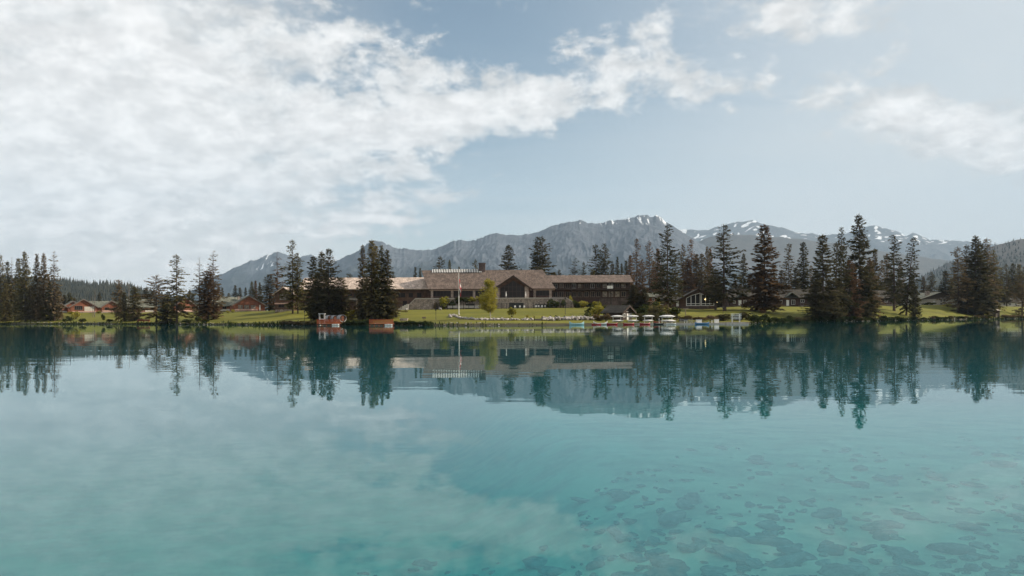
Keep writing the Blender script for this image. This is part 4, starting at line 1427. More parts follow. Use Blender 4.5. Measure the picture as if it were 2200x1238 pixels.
# red cabins along the left shore
def red_cabin(label, px, Y, w, d, h, rise, axis, rot, **kw):
    return cabin(label, px, Y, w, d, h, rise, axis, rot, 'log_red', 'roof_grey', group='red cabins along the left shore', frame='wood_grey', base=0.5, base_mat='stone', **kw)


red_cabin('red cabin showing between the trunks of the shore spruces', 70, 392, 7.5, 9.0, 3.1, 2.4, 'y', R(38), wins=((-1.5, 1.9, 1.6, 1.2), (1.6, 1.9, 1.2, 1.2)), panels=((-3.2, 3.2, 0.6, 1.1, 'panel_pink'),))
red_cabin('red cabin with a pale pointed porch beside the shore spruces', 131, 376, 6.0, 9.0, 2.9, 2.0, 'y', R(40), wins=((-0.8, 2.1, 2.4, 1.4),), panels=((-2.6, 2.6, 0.6, 1.2, 'panel_cream'),))
red_cabin('red gabled cabin between the pale porch and the glazed gable', 157, 388, 8.0, 11.0, 3.6, 2.6, 'y', R(36), wins=((0, 2.2, 1.6, 1.3),))
red_cabin('red cabin with half-glazed cream gable beside the dead trunks', 180, 372, 11.5, 12.0, 3.3, 3.6, 'y', R(32), wins=((-2.2, 2.6, 3.2, 1.9, F0, 'glass', 3),), panels=((0.3, 4.4, 1.0, 3.2, 'panel_cream'), (-5.0, 5.2, 0.55, 0.95, 'panel_pink')))
red_cabin('long grey-roofed red cabin behind the dead trunks', 215, 384, 16.0, 9.0, 3.2, 3.0, 'x', R(30), wins=((-3, 2.0, 1.4, 1.2), (4.5, 2.0, 1.4, 1.2)), panels=((1.0, 7.6, 0.6, 1.4, 'panel_pink'),))
red_cabin('red cabin with a pink-panelled porch beside the ragged shore spruces', 240, 366, 8.5, 9.0, 3.0, 3.0, 'y', R(32), wins=((-2.0, 2.0, 1.8, 1.2), (1.6, 2.0, 1.8, 1.2)), panels=((-4.0, 4.0, 0.6, 1.2, 'panel_pink'),))
red_cabin('red cabin behind the broad shore pine', 306, 356, 12.0, 10.0, 3.0, 3.6, 'x', R(30), wins=((-4.2, 2.0, 1.6, 1.4), (0.2, 2.0, 1.6, 1.4), (4.0, 2.0, 1.2, 1.4)), panels=((1.2, 5.6, 0.6, 1.3, 'panel_cream'),))
red_cabin('red gabled cabin behind the tall feathery shore spruce', 398, 350, 10.0, 11.0, 3.2, 3.8, 'y', R(42), wins=((-1.5, 2.0, 2.0, 1.4, F0, 'glass', 2),), panels=((-4.6, 4.6, 0.6, 1.1, 'panel_pink'),))
red_cabin('grey-roofed red cabin with white panels right of the dark columnar spruce', 486, 340, 13.0, 10.0, 3.1, 3.8, 'x', R(32), wins=((-5.0, 2.1, 1.2, 1.4), (-0.8, 2.1, 1.6, 1.4), (3.2, 2.1, 1.6, 1.4)), panels=((-2.6, 5.2, 0.6, 1.4, 'panel_cream'),), chimney=(6.0, 2.0, 1.1, 0.1))
red_cabin('red gabled cabin with a pink-railed porch nearest the lodge', 535, 330, 13.5, 10.0, 3.1, 3.9, 'y', R(28), wins=((-3.6, 2.1, 1.8, 1.5, F0, 'curtain', 2), (-1.0, 2.1, 1.8, 1.5, F0, 'curtain', 2), (1.8, 2.1, 1.8, 1.5, F0, 'curtain', 2)), panels=((-6.0, 3.6, 0.6, 1.2, 'panel_pink'), (4.4, 4.9, 0.6, 3.0, 'white')))

# boathouse and the little lakeside kiosk
cabin('dark timber boathouse with a wide gable behind the canoe racks', 1348, 203.5, 4.6, 6.0, 2.5, 1.5, 'y', R(46), 'timber', 'roof_dark', ((-1.6, 1.4, 0.9, 0.8), (1.4, 1.4, 0.9, 0.8)), base=0.2, name='boathouse', over=0.8, door=(0.0, 0.7, 1.7))
_bh = [o for o in bpy.data.objects if o.name == 'boathouse'][0]
MB().box(-0.5, 0.5, -0.1, -0.004, 2.35, 2.55).obj('name_board', M['cap'], _bh)


def kiosk():
    px = 2141; Y = y_for_row(px, 682)
    z0 = gz(px, Y)
    h = Z(667, Y, px) - z0; w = W(16, Y)
    o = thing('kiosk', (X(px, Y), Y, z0), R(10), 'small brown lakeside kiosk with a pale pyramid roof', 'kiosk')
    MB().box(-w / 2, w / 2, 0, w, -0.5, h).obj('wall', M['log_dark'], o)
    m = MB(); q = w / 2 + 0.5
    m.add([(-q, -0.5, h - 0.05), (q, -0.5, h - 0.05), (q, w + 0.5, h - 0.05), (-q, w + 0.5, h - 0.05), (0, w / 2, h + 1.0)], [(0, 1, 4), (1, 2, 4), (2, 3, 4), (3, 0, 4), (3, 2, 1, 0)])
    m.obj('roof', M['cap'], o)
    MB().box(-0.5, 0.5, -0.06, -0.003, 0, 2.0).obj('door', M['trim'], o)


kiosk()


# ------------------------------------------------------------------ docks, decks, boats
def canoe_meshes(L=3.3, B=0.85, D=0.42, rise=0.28, n=18, m=9, rocker=0.10, rp=6.0, sp=4.0):
    hull = MB(); gun = MB()
    vs = []; fs = []
    for i in range(n + 1):
        s = -1 + 2 * i / n
        w = B / 2 * (1 - abs(s) ** 2.4) + 0.02
        top = D + rise * abs(s) ** sp
        keel = rocker * abs(s) ** rp
        for j in range(m):
            a = math.pi * j / (m - 1)
            y = -w * math.cos(a); q = math.sin(a) ** 0.7
            vs.append((s * L / 2 * (1 + 0.02 * (1 - q)), y, top - (top - keel) * q))
    for i in range(n):
        for j in range(m - 1):
            a = i * m + j
            fs.append((a, a + 1, a + m + 1, a + m))
    k = len(vs)
    # inner skin for thickness
    for (x, y, z) in list(vs):
        vs.append((x * 0.985, y * 0.94, z + 0.03 if z < D * 0.9 else z))
    for (a, b, c, d) in list(fs):
        fs.append((d + k, c + k, b + k, a + k))
    for i in range(n):
        for j in (0, m - 1):
            a, b = i * m + j, (i + 1) * m + j
            fs.append((a, b, b + k, a + k))
    hull.add(vs, fs)
    for j in (0, m - 1):
        for i in range(n):
            gun.tube(vs[i * m + j], vs[(i + 1) * m + j], 0.022, 0.022, 4)
    seat = MB()
    for xx in (-0.27 * L, 0.0, 0.27 * L):
        wv = B / 2 * (1 - abs(2 * xx / L) ** 2.4) * 0.93
        seat.box(xx - 0.09, xx + 0.09, -wv, wv, D - 0.10, D - 0.06)
    return hull, gun, seat


CAN = canoe_meshes()
CANR = canoe_meshes(B=0.95, D=0.40, rise=-0.12, rocker=0.24, rp=2.2, sp=2.2)
CANB = canoe_meshes(L=3.7, B=0.95, D=0.5, rise=0.55)


def canoe(px, Y, z, colour, label, src=CAN, over=False, rz=0.0, group=None, s=1.0, tilt=0.0, gun='wood_grey'):
    o = thing('canoe', (X(px, Y), Y, z), rz, label, 'canoe', group)
    h, g, st = src
    for nm, mb, mt in (('hull', h, colour), ('gunwale', g, gun), ('thwarts', st, 'wood_grey')):
        mb.obj(nm, M[mt], o, smooth=nm == 'hull')
    o.scale = (s, s, s)
    if over:
        o.rotation_euler = (R(180) + tilt, 0, rz)
    else:
        o.rotation_euler = (tilt, 0, rz)
    return o


def dock():
    Y0 = 191.0
    x0, x1 = X(1253, Y0), X(1606, Y0)
    o = thing('dock', (0, Y0, 0.0), 0, 'long low floating dock of grey planks along the canoe racks', 'dock')
    n = 60
    dk = MB()
    for i in range(n):
        a = x0 + (x1 - x0) * i / n; b = x0 + (x1 - x0) * (i + 1) / n - 0.03
        dk.box(a, b, 0, 3.0, 0.26, 0.32)
    dk.obj('decking', M['plank'], o)
    MB().box(x0, x1, 0.02, 2.98, -0.12, 0.25).obj('float', M['cap'], o)
    # the broader swimming platform
    b = thing('jetty', (0, Y0, 0.0), 0, 'square pale jetty end carrying the slatted canoe stand', 'dock')
    xa, xb = X(1564, 189), X(1605, 189)
    dk = MB()
    for i in range(10):
        a = xa + (xb - xa) * i / 10
        dk.box(a, a + (xb - xa) / 10 - 0.03, -3.2, -0.02, 0.38, 0.46)
    dk.obj('decking', M['plank'], b)
    MB().box(xa, xb, -3.18, -0.03, -0.1, 0.37).obj('float', M['cap'], b)
    # thin floating walkway to the left
    w = thing('walkway', (0, Y0, 0.0), 0, 'thin low floating walkway running from the dock past the teal canoe', 'dock')
    MB().box(X(1170, 190), X(1252.5, 190), -0.6, 0.4, 0.02, 0.16).obj('decking', M['plank'], w)
    for i in range(6):
        xx = X(1172 + i * 15, 190)
        MB().tube((xx, -0.7, -0.6), (xx, -0.7, 0.45), 0.07, 0.07, 6).obj('pile', M['white'], w)


dock()


def rack(px, Y, wpx, label):
    o = thing('canoe_rack', (X(px, Y), Y, 0.32), 0, label, 'rack', 'canoe racks on the dock')
    w = W(wpx, Y) / 2 * 0.62
    for sx in (-w, w):
        MB().box(sx - 0.05, sx + 0.05, -0.05, 0.05, 0, 1.55).obj('post', M['white'], o)
        MB().box(sx - 0.04, sx + 0.04, -0.55, 0.55, 0.36, 0.43).obj('lower_arm', M['white'], o)
        MB().box(sx - 0.04, sx + 0.04, -0.55, 0.55, 1.48, 1.55).obj('upper_arm', M['white'], o)
        MB().box(sx - 0.06, sx + 0.06, -0.6, 0.6, 0, 0.08).obj('foot', M['white'], o)


ords = ['first', 'second', 'third', 'fourth']
for i, (u0, u1, lo0, lo1, col) in enumerate(((1312, 1339, 1314, 1340, 'boat_white'), (1346, 1372, 1348, 1373, 'boat_white'), (1380, 1406, 1381, 1405, 'boat_white'), (1416, 1450, 1419, 1452, 'boat_white'))):
    Y = 192.6
    rack((u0 + u1) / 2, Y, u1 - u0, 'white two-tier canoe rack, %s along the dock from the teal canoe' % ords[i])
    for (a, b, rw, tier) in ((u0, u1, 680.8, 'upper'), (lo0, lo1, 690.0, 'lower')):
        px = (a + b) / 2
        o = canoe(px, Y, 2.38 if tier == 'upper' else 1.20, col, 'white canoe upturned on the %s tier of the %s rack from the teal canoe' % (tier, ords[i]), src=CANR, over=True, group='white canoes stored on the dock racks', s=W(b - a, Y) / 3.3, tilt=R(-16), gun='boat_white')

canoe(1239, 186.0, -0.06, 'boat_teal', 'pale teal canoe with high curled ends moored beside the walkway', CANB, rz=R(6), gun='boat_white')
canoe(1290, 188.6, -0.02, 'boat_white', 'white canoe with a tall curled bow behind the first red canoe', CANB, rz=R(-4), s=0.95, gun='boat_white')
for i, (a, b) in enumerate(((1271, 1291), (1303, 1327), (1338, 1363), (1373, 1398))):
    canoe((a + b) / 2, 187.2, -0.04, 'boat_red', 'red canoe moored against the dock, %s from the teal canoe' % ords[i], rz=R(8 + 3 * i), group='red canoes moored at the dock', s=W(b - a, 187) / 3.3, gun='boat_white')
canoe(1412, 192.3, 0.46, 'boat_red', 'dull red canoe lying on the dock between the last two racks', rz=R(20), s=0.65)
canoe(1415, 187.5, -0.03, 'metal_dark', 'low black canoe afloat beside the thin dock post', rz=R(3), s=0.8)
canoe(1508, 187.4, -0.03, 'boat_blue', 'blue canoe with a white rim moored near the dock boxes', rz=R(-14), s=1.05, gun='boat_white')
canoe(1442, 187.6, -0.03, 'boat_white', 'white canoe afloat below the last rack', rz=R(-3), s=0.72, gun='boat_white')

# small things standing on the dock
o = thing('dock_post', (X(1416, 191.4), 191.4, 0.32), 0, 'thin mooring post between the third and last canoe racks', 'post')
MB().tube((0, 0, -0.1), (0, 0, 1.3), 0.05, 0.05, 6).obj('pole', M['white'], o)
MB().tube((0, 0, 1.3), (0, 0, 1.38), 0.08, 0.02, 6).obj('cap', M['white'], o)
for (a, b, top, lab) in ((1496, 1507, 687, 'wide white storage box behind the blue canoe'), (1535, 1543.5, 686, 'tall white storage box on the dock past the blue canoe')):
    Y = 192.2
    w = W(b - a, Y); h = Z(top, Y, a) - 0.32
    o = thing('storage_box', (X((a + b) / 2, Y), Y, 0.32), R(12), lab, 'box')
    MB().box(-w / 2, w / 2, -0.35, 0.35, 0, h - 0.1).obj('body', M['white'], o)
    MB().box(-w / 2 - 0.04, w / 2 + 0.04, -0.39, 0.39, h - 0.098, h).obj('lid', M['white'], o)
o = thing('mooring_bollard', (X(1529.5, 191.6), 191.6, 0.32), 0, 'small white bollard between the two dock boxes', 'bollard')
MB().tube((0, 0, 0), (0, 0, 0.55), 0.09, 0.07, 8).obj('shaft', M['white'], o)
MB().tube((0, 0, 0.55), (0, 0, 0.72), 0.14, 0.12, 8).obj('head', M['white'], o)


def stand():
    Y = 188.6; px = 1581
    w = W(22, Y); z0 = 0.46
    o = thing('canoe_stand', (X(px, Y), Y, z0), 0, 'white slatted stand on the jetty end', 'stand')
    zt = Z(674, Y, px) - z0
    for sx in (-0.36, 0.36):
        for sy in (-0.3, 0.3):
            MB().box(sx * w - 0.06, sx * w + 0.06, sy - 0.05, sy + 0.05, 0, zt).obj('leg', M['white'], o)
    for f in (0.42, 0.60, 0.78, 0.96):
        MB().box(-w / 2, w / 2, -0.42, -0.36, zt * f - 0.10, zt * f + 0.05).obj('slat', M['white'], o)
        MB().box(-w / 2, w / 2, -0.355, 0.42, zt * f - 0.04, zt * f).obj('shelf', M['white'], o)


stand()
# canoe paddles leaning in a frame, and the folded dock chairs
for i in range(6):
    px = 1463 + i * 4.6; Y = 192.4
    o = thing('deck_chair', (X(px, Y), Y, 0.32), R(20 - 9 * i), 'white wire dock chair in the cluster right of the last canoe rack', 'chair', 'white chairs clustered on the dock')
    MB().box(-0.24, 0.24, -0.24, 0.24, 0.40, 0.45).obj('seat', M['galv'], o)
    b = MB()
    for q in range(5):
        b.box(-0.24 + q * 0.115, -0.21 + q * 0.115, 0.22, 0.25, 0.45, 0.98)
    b.box(-0.24, 0.25, 0.22, 0.25, 0.98, 1.03)
    b.obj('backrest', M['galv'], o)
    for a in (-0.23, 0.19):
        for c in (-0.23, 0.19):
            MB().box(a, a + 0.04, c, c + 0.04, 0, 0.40).obj('leg', M['galv'], o)
o = thing('deck_table', (X(1476, 189.8), 191.2, 0.32), 0, 'small white table in front of the clustered dock chairs', 'table')
MB().box(-0.4, 0.4, -0.3, 0.3, 0.62, 0.68).obj('tabletop', M['white'], o)
for a in (-0.36, 0.30):
    for c in (-0.26, 0.20):
        MB().box(a, a + 0.06, c, c + 0.06, 0, 0.62).obj('leg', M['white'], o)


def red_deck(label, px0, px1, Y, top_row, feat):
    z = Z(694, Y, px0)
    o = thing('lakeside_deck', (X((px0 + px1) / 2, Y), Y, 0.0), 0, label, 'deck')
    w = W(px1 - px0, Y) / 2; zf = 0.55; zt = Z(top_row, Y, px0)
    d = 4.2
    dk = MB()
    for i in range(16):
        a = -w + 2 * w * i / 16
        dk.box(a, a + 2 * w / 16 - 0.03, 0.0, d, zf - 0.1, zf)
    dk.obj('decking', M['deck_red'], o)
    MB().box(-w, w, 0.06, d - 0.06, zf - 0.32, zf - 0.102).obj('joists', M['timber'], o)
    for i in range(6):
        xx = -w + 0.15 + (2 * w - 0.3) * i / 5
        MB().box(xx - 0.09, xx + 0.09, 0.1, 0.28, -1.6, zf - 0.33).obj('pile', M['deck_red'], o)
    # railing panels along the front, each a frame with pickets
    nb = 6
    for i in range(nb):
        a = -w + 2 * w * i / nb; b = -w + 2 * w * (i + 1) / nb
        MB().box(a, a + 0.1, -0.02, 0.08, zf + 0.002, zt + 0.08).obj('rail_post', M['deck_red'], o)
        r = MB().box(a + 0.1, b, 0.0, 0.06, zt - 0.08, zt).box(a + 0.1, b, 0.0, 0.06, zf + 0.1, zf + 0.16)
        x = a + 0.13
        while x < b - 0.06:
            r.box(x, x + 0.09, 0.01, 0.05, zf + 0.16, zt - 0.08); x += 0.125
        r.obj('railing', M['deck_red'], o)
    MB().box(w - 0.1, w, -0.02, 0.08, zf + 0.002, zt + 0.08).obj('rail_post', M['deck_red'], o)
    for (a, b) in feat:
        xa, xb = X(a, Y) - o.location.x, X(b, Y) - o.location.x
        MB().box(xa, xb, -1.0, -0.05, 0.05, zf - 0.12).obj('swim_platform', M['white'], o)
    return o


def deck_y(px):
    return float(shore(px)) - 4.5


YD1, YD2 = deck_y(706), deck_y(818)
red_deck('red railed lakeside deck with a white changing frame in front of the barrel saunas', 680.5, 731, YD1, 686.5, ((715, 721.8), (722.6, 729)))
red_deck('red railed lakeside deck under the tall many-topped spruces', 793, 845, YD2, 686.5, ((828, 835.5), (836.5, 843)))
# white open frame on the first deck
o = thing('changing_frame', (X(692, YD1 + 1.5), YD1 + 1.5, 0.55), 0, 'white open wooden frame with a flat top standing on the red deck', 'frame')
zt = Z(675, YD1 + 1.5, 692) - 0.55
for a in (-0.72, 0.62):
    for b in (-0.5, 0.4):
        MB().box(a, a + 0.1, b, b + 0.1, 0, zt).obj('post', M['white'], o)
MB().box(-0.85, 0.85, -0.65, 0.65, zt + 0.002, zt + 0.14).obj('top', M['white'], o)
MB().box(-0.6, 0.6, -0.48, -0.43, zt * 0.42, zt * 0.5).obj('crossbar', M['white'], o)


def barrel(px, Y, label, r=0.95, L=2.2):
    z0 = gz(px, Y)
    o = thing('barrel_sauna', (X(px, Y), Y, z0), R(34), label, 'sauna', 'barrel saunas behind the red deck')
    n = 20
    zc = r + 0.25
    sh = MB()
    for i in range(n):                     # staves
        a0, a1 = 2 * math.pi * i / n, 2 * math.pi * (i + 0.94) / n
        up = (math.sin(a0) > -0.25)
        if not up: continue
        q = [(r * math.cos(a0), 0, zc + r * math.sin(a0)), (r * math.cos(a1), 0, zc + r * math.sin(a1)), ((r - .06) * math.cos(a1), 0, zc + (r - .06) * math.sin(a1)), ((r - .06) * math.cos(a0), 0, zc + (r - .06) * math.sin(a0))]
        sh.prism(q, (0, L, 0))
    sh.obj('roof_staves', M['galv'], o)
    lowr = MB()
    for i in range(n):
        a0, a1 = 2 * math.pi * i / n, 2 * math.pi * (i + 0.94) / n
        if math.sin(a0) > -0.25: continue
        q = [(r * math.cos(a0), 0, zc + r * math.sin(a0)), (r * math.cos(a1), 0, zc + r * math.sin(a1)), ((r - .06) * math.cos(a1), 0, zc + (r - .06) * math.sin(a1)), ((r - .06) * math.cos(a0), 0, zc + (r - .06) * math.sin(a0))]
        lowr.prism(q, (0, L, 0))
    lowr.obj('sunlit_belly_staves', M['white'], o)  # white colours in the sunlight on the barrel's lower side
    MB().prism([((r - 0.07) * math.cos(2 * math.pi * i / 20), 0.25, zc + (r - 0.07) * math.sin(2 * math.pi * i / 20)) for i in range(20)], (0, 0.06, 0)).obj('front_panel', M['timber'], o)
    do = MB().box(-0.32, 0.32, 0.2, 0.248, zc - 0.75, zc + 0.65).obj('door', M['log_red'], o)
    MB().box(0.2, 0.25, 0.14, 0.2, zc - 0.1, zc + 0.1).obj('handle', M['metal_dark'], do)
    for yy in (0.3, L - 0.5):
        MB().box(-0.7, 0.7, yy, yy + 0.15, -0.3, 0.34).obj('cradle', M['deck_red'], o)


barrel(710, YD1 + 9.0, 'grey-roofed barrel sauna farthest from the yellow shrub')
barrel(721, YD1 + 8.0, 'grey-roofed barrel sauna in the middle of the three', r=0.9)
barrel(737, YD1 + 6.0, 'grey-roofed barrel sauna with its belly coloured sunlit white beside the yellow shrub', r=1.0, L=2.4)

# ------------------------------------------------------------------ flagpole, lamps, signs, rocks
def flagpole():
    px = 986; Y = y_for_row(px, 677)
    z0 = gz(px, Y)
    H = Z(585.5, Y, px) - z0
    o = thing('flagpole', (X(px, Y), Y, z0), 0, 'tall white flagpole on the lawn in front of the lodge', 'flagpole')
    MB().tube((0, 0, -0.3), (0, 0, H), 0.13, 0.06, 8).obj('pole', M['white'], o)
    MB().tube((0, 0, H), (0, 0, H + 0.25), 0.12, 0.03, 8).obj('finial', M['cap'], o)
    MB().tube((0, 0, -0.2), (0, 0, 0.35), 0.4, 0.25, 8).obj('footing', M['cap'], o)
    # limp flag: two red bands, white between, leaf on the white
    f = thing('flag', (X(px, Y), Y, z0), 0, 'limp red and white flag with a red leaf hanging from the flagpole', 'flag')
    top = Z(599, Y, px) - z0; fly = 4.6; hoist = 2.4

    def cloth(s, t):
        x = 0.10 + 0.75 * s ** 0.8 * (1 - 0.35 * t) + 0.10 * math.sin(9 * s + 2 * t)
        y = 0.32 * math.sin(11 * s + 1.5 * t) * (0.2 + s)
        z = top - t * hoist * 0.95 - s * fly * 0.72
        return (x, y, z)

    def band(s0, s1, nm, mt, t0=0.0, t1=1.0, off=0.0, parent=None):
        mb = MB(); ns, nt = 8, 8
        vs = []
        for i in range(ns + 1):
            for j in range(nt + 1):
                p = cloth(s0 + (s1 - s0) * i / ns, t0 + (t1 - t0) * j / nt)
                vs.append((p[0], p[1] - off, p[2]))
        fs = [(i * (nt + 1) + j, i * (nt + 1) + j + 1, (i + 1) * (nt + 1) + j + 1, (i + 1) * (nt + 1) + j) for i in range(ns) for j in range(nt)]
        mb.add(vs, fs)
        ob = mb.obj(nm, M[mt], parent or f, True)
        sm = ob.modifiers.new('thickness', 'SOLIDIFY'); sm.thickness = 0.01
        return ob
    band(0.0, 0.25, 'red_band', 'flag_red'); wb = band(0.25, 0.75, 'white_band', 'flag_white'); band(0.75, 1.0, 'red_band', 'flag_red')
    # the leaf: an eleven-pointed outline mapped on to the cloth
    lf = [(0, .42), (.09, .27), (.19, .31), (.15, .10), (.27, .19), (.30, .13), (.42, .14), (.37, .03), (.42, -.03), (.22, -.18), (.24, -.25), (.02, -.22), (.02, -.42)]
    lf = lf + [(-a, b) for (a, b) in lf[::-1] if a > 0]
    mb = MB(); vs = [(lambda p: (p[0], p[1] - 0.03, p[2]))(cloth(0.5, 0.5))]
    for (a, b) in lf:
        p = cloth(0.5 + a * 0.45, 0.5 - b * 0.8); vs.append((p[0], p[1] - 0.03, p[2]))
    n = len(lf)
    mb.add(vs, [(0, 1 + i, 1 + (i + 1) % n) for i in range(n)])
    mb.obj('leaf_emblem', M['flag_red'], wb)


flagpole()


def lamp(px, top, base, label, Y=None):
    Y = Y or y_for_row(px, base)
    z0 = gz(px, Y); H = Z(top, Y, px) - z0
    o = thing('lamp_post', (X(px, Y), Y, z0), 0, label, 'lamp post', 'dark lamp posts')
    MB().tube((0, 0, -0.2), (0, 0, H - 0.45), 0.08, 0.06, 6).obj('pole', M['metal_dark'], o)
    MB().box(-0.17, 0.17, -0.17, 0.17, H - 0.45, H - 0.1).obj('lantern', M['metal_dark'], o)
    MB().tube((0, 0, H - 0.099), (0, 0, H + 0.06), 0.28, 0.05, 8).obj('cap', M['metal_dark'], o)


lamp(936.5, 664, 687, 'dark lamp post on the lawn beside the side steps of the terrace')
lamp(1214.5, 640, 676, 'dark lamp post by the ramped end of the terrace')
lamp(1313.5, 630, 655, 'dark lamp post in front of the lodge\'s two-storey wing', Y=281)
lamp(1553.5, 660, 680, 'thin dark lamp post beside the big trunks near the jetty')
lamp(654.5, 668, 689, 'thin dark lamp post on the lawn left of the spruce clump by the saunas')


def t_sign():
    px = 1473; Y = y_for_row(px, 679)
    z0 = gz(px, Y); H = Z(663, Y, px) - z0
    o = thing('signpost', (X(px, Y), Y, z0), 0, 'wooden T-shaped post at the edge of the lawn below the lit cabin', 'signpost')
    MB().box(-0.09, 0.09, -0.09, 0.09, -0.2, H - 0.2).obj('post', M['trim'], o)
    MB().box(-0.85, 0.85, -0.12, 0.12, H - 0.198, H).obj('board', M['trim'], o)


t_sign()


def info_sign():
    px = 911; Y = y_for_row(px, 689)
    z0 = gz(px, Y); H = Z(681.5, Y, px) - z0
    o = thing('information_panel', (X(px, Y), Y, z0), R(10), 'slanted dark information panel on two legs by the water', 'sign')
    for a in (-0.25, 0.19):
        MB().box(a, a + 0.07, -0.04, 0.04, -0.2, H - 0.25).obj('leg', M['timber'], o)
    MB().prism([(-0.5, -0.3, H - 0.38), (0.5, -0.3, H - 0.38), (0.5, 0.25, H), (-0.5, 0.25, H)], (0, -0.03, 0.06)).obj('panel', M['timber'], o)


info_sign()


def fire_pit():
    px = 868; Y = y_for_row(px, 689)
    z0 = gz(px, Y)
    o = thing('fire_pit', (X(px, Y), Y, z0), 0, 'low pale stone fire pit on the lawn beside the second red deck', 'fire pit')
    MB().box(-1.0, 1.0, -0.7, 0.7, -0.3, 0.5).obj('stone_ring', M['stone'], o)
    MB().box(-1.1, 1.1, -0.8, 0.8, 0.502, 0.6).obj('cap', M['cap'], o)
    MB().box(-0.7, 0.7, -0.45, 0.45, 0.602, 0.63).obj('grate', M['metal_dark'], o)


fire_pit()


def rocks(name, label, path, n, size, spread, seed, lift=0.0):
    """rough boulders set close along a path of (px, row)"""
    rng = np.random.default_rng(seed)
    import bmesh
    bm = bmesh.new(); bmesh.ops.create_icosphere(bm, subdivisions=1, radius=1.0)
    pv = np.array([v.co for v in bm.verts]); bm.faces.ensure_lookup_table(); pf = np.array([[v.index for v in f.verts] for f in bm.faces]); bm.free()
    Vs, Fs = [], []
    pts = [(p, y_for_row(p, r)) for (p, r) in path]
    cum = np.linspace(0, 1, len(pts))
    for q in range(n):
        u = rng.random()
        p = np.interp(u, cum, [a[0] for a in pts]); y = np.interp(u, cum, [a[1] for a in pts]) + rng.normal(0, spread)
        r = size * rng.uniform(0.55, 1.25)
        jit = rng.uniform(0.75, 1.25, (len(pv), 1))
        v = pv * jit * np.array([r * rng.uniform(.9, 1.4), r, r * rng.uniform(.6, .95)])
        a = rng.uniform(0, 6.28); c, s = math.cos(a), math.sin(a)
        v = np.stack([v[:, 0] * c - v[:, 1] * s, v[:, 0] * s + v[:, 1] * c, v[:, 2]], -1)
        v = v + np.array([X(p, y), y, gz(p, y) + r * 0.25 + lift * rng.random()])
        Fs.append(pf + len(Vs) * len(pv)); Vs.append(v)
    o = link(name, npmesh(name, np.concatenate(Vs), np.concatenate(Fs), M['rock']))
    tag(o, label, 'rocks', kind='stuff')


rocks('rock_border', 'curved border of pale boulders across the lawn below the flagpole', [(968, 683), (966, 680), (975, 679), (990, 685), (1020, 687.5), (1060, 688), (1100, 688.5), (1145, 688.5)], 330, 0.38, 0.5, 3, 0.25)
rocks('rock_bank', 'bank of pale boulders between the lawn steps and the boathouse', [(1166, 688.5), (1200, 688), (1240, 687.5), (1280, 687), (1300, 686)], 480, 0.42, 1.3, 4, 0.6)
rocks('rock_edging', 'pale boulder edging at the foot of the terrace steps', [(872, 668), (885, 663), (905, 663.5), (935, 664), (947, 667)], 220, 0.36, 0.5, 5, 0.4)
rocks('shore_stones', 'scattered pale stones along the far waterline', [(0, 693.5), (200, 694.5), (400, 696), (560, 698), (640, 699), (900, 699.5), (1100, 699.7)], 260, 0.22, 0.7, 6)
rocks('shore_boulders', 'stones along the waterline below the dark shore bushes', [(1620, 693), (1750, 691), (1850, 690), (2000, 687), (2190, 683)], 200, 0.25, 0.8, 7)

# gap in the boulders with two dark posts and steps
o = thing('garden_steps', (X(1156, y_for_row(1156, 689)), y_for_row(1156, 689), gz(1156, y_for_row(1156, 689))), 0, 'short timber steps with two dark posts between the boulder banks', 'steps')
for i in range(3):
    MB().box(-1.0, 1.0, i * 0.5, i * 0.5 + 0.5, -0.3, 0.15 + 0.16 * i).obj('step', M['wood_grey'], o)
for a in (-1.15, 0.95):
    MB().box(a, a + 0.2, -0.1, 0.1, -0.3, 1.25).obj('post', M['timber'], o)

# dark shoreline reeds: nobody could count them
def reeds():
    rng = np.random.default_rng(21)
    n = 15000
    px = rng.uniform(-60, 2260, n)
    den = fbm(px * 0.02, px * 0 + 9, 4)
    keep = (rng.random(n) < np.clip((den - 0.25) * 2.2, 0.06, 1)) & ~((px > 1175) & (px < 1610)) & ~((px > 678) & (px < 734)) & ~((px > 790) & (px < 848))
    keep &= ~((px > 930) & (px < 1175) & (rng.random(n) < 0.93))
    px = px[keep]; n = len(px)
    Y = shore(px) + rng.normal(0.1, 0.7, n)
    z = np.maximum(ground(px, Y) - 0.05, -0.15)
    hgt = rng.uniform(0.3, 1.0, n) * (0.5 + fbm(px * 0.05, px * 0 + 2, 3)) * np.interp(px, [0, 1600, 2200], [1.0, 1.0, 1.5])
    B = np.stack([(px - 1100) / F * Y, Y, z], -1)
    D = rng.normal(0, 0.28, (n, 3)); D[:, 2] = 1; D /= np.linalg.norm(D, axis=1, keepdims=True)
    N = rng.normal(0, 1, (n, 3)); N[:, 2] *= 0.1; N /= np.linalg.norm(N, axis=1, keepdims=True)
    o = link('shore_reeds', sprays_mesh('shore_reeds', B, D, hgt, hgt * 0.32, N, M['fol_reed']))
    tag(o, 'dark green reeds and rough grass fringing the far waterline', 'reeds', kind='stuff')


reeds()

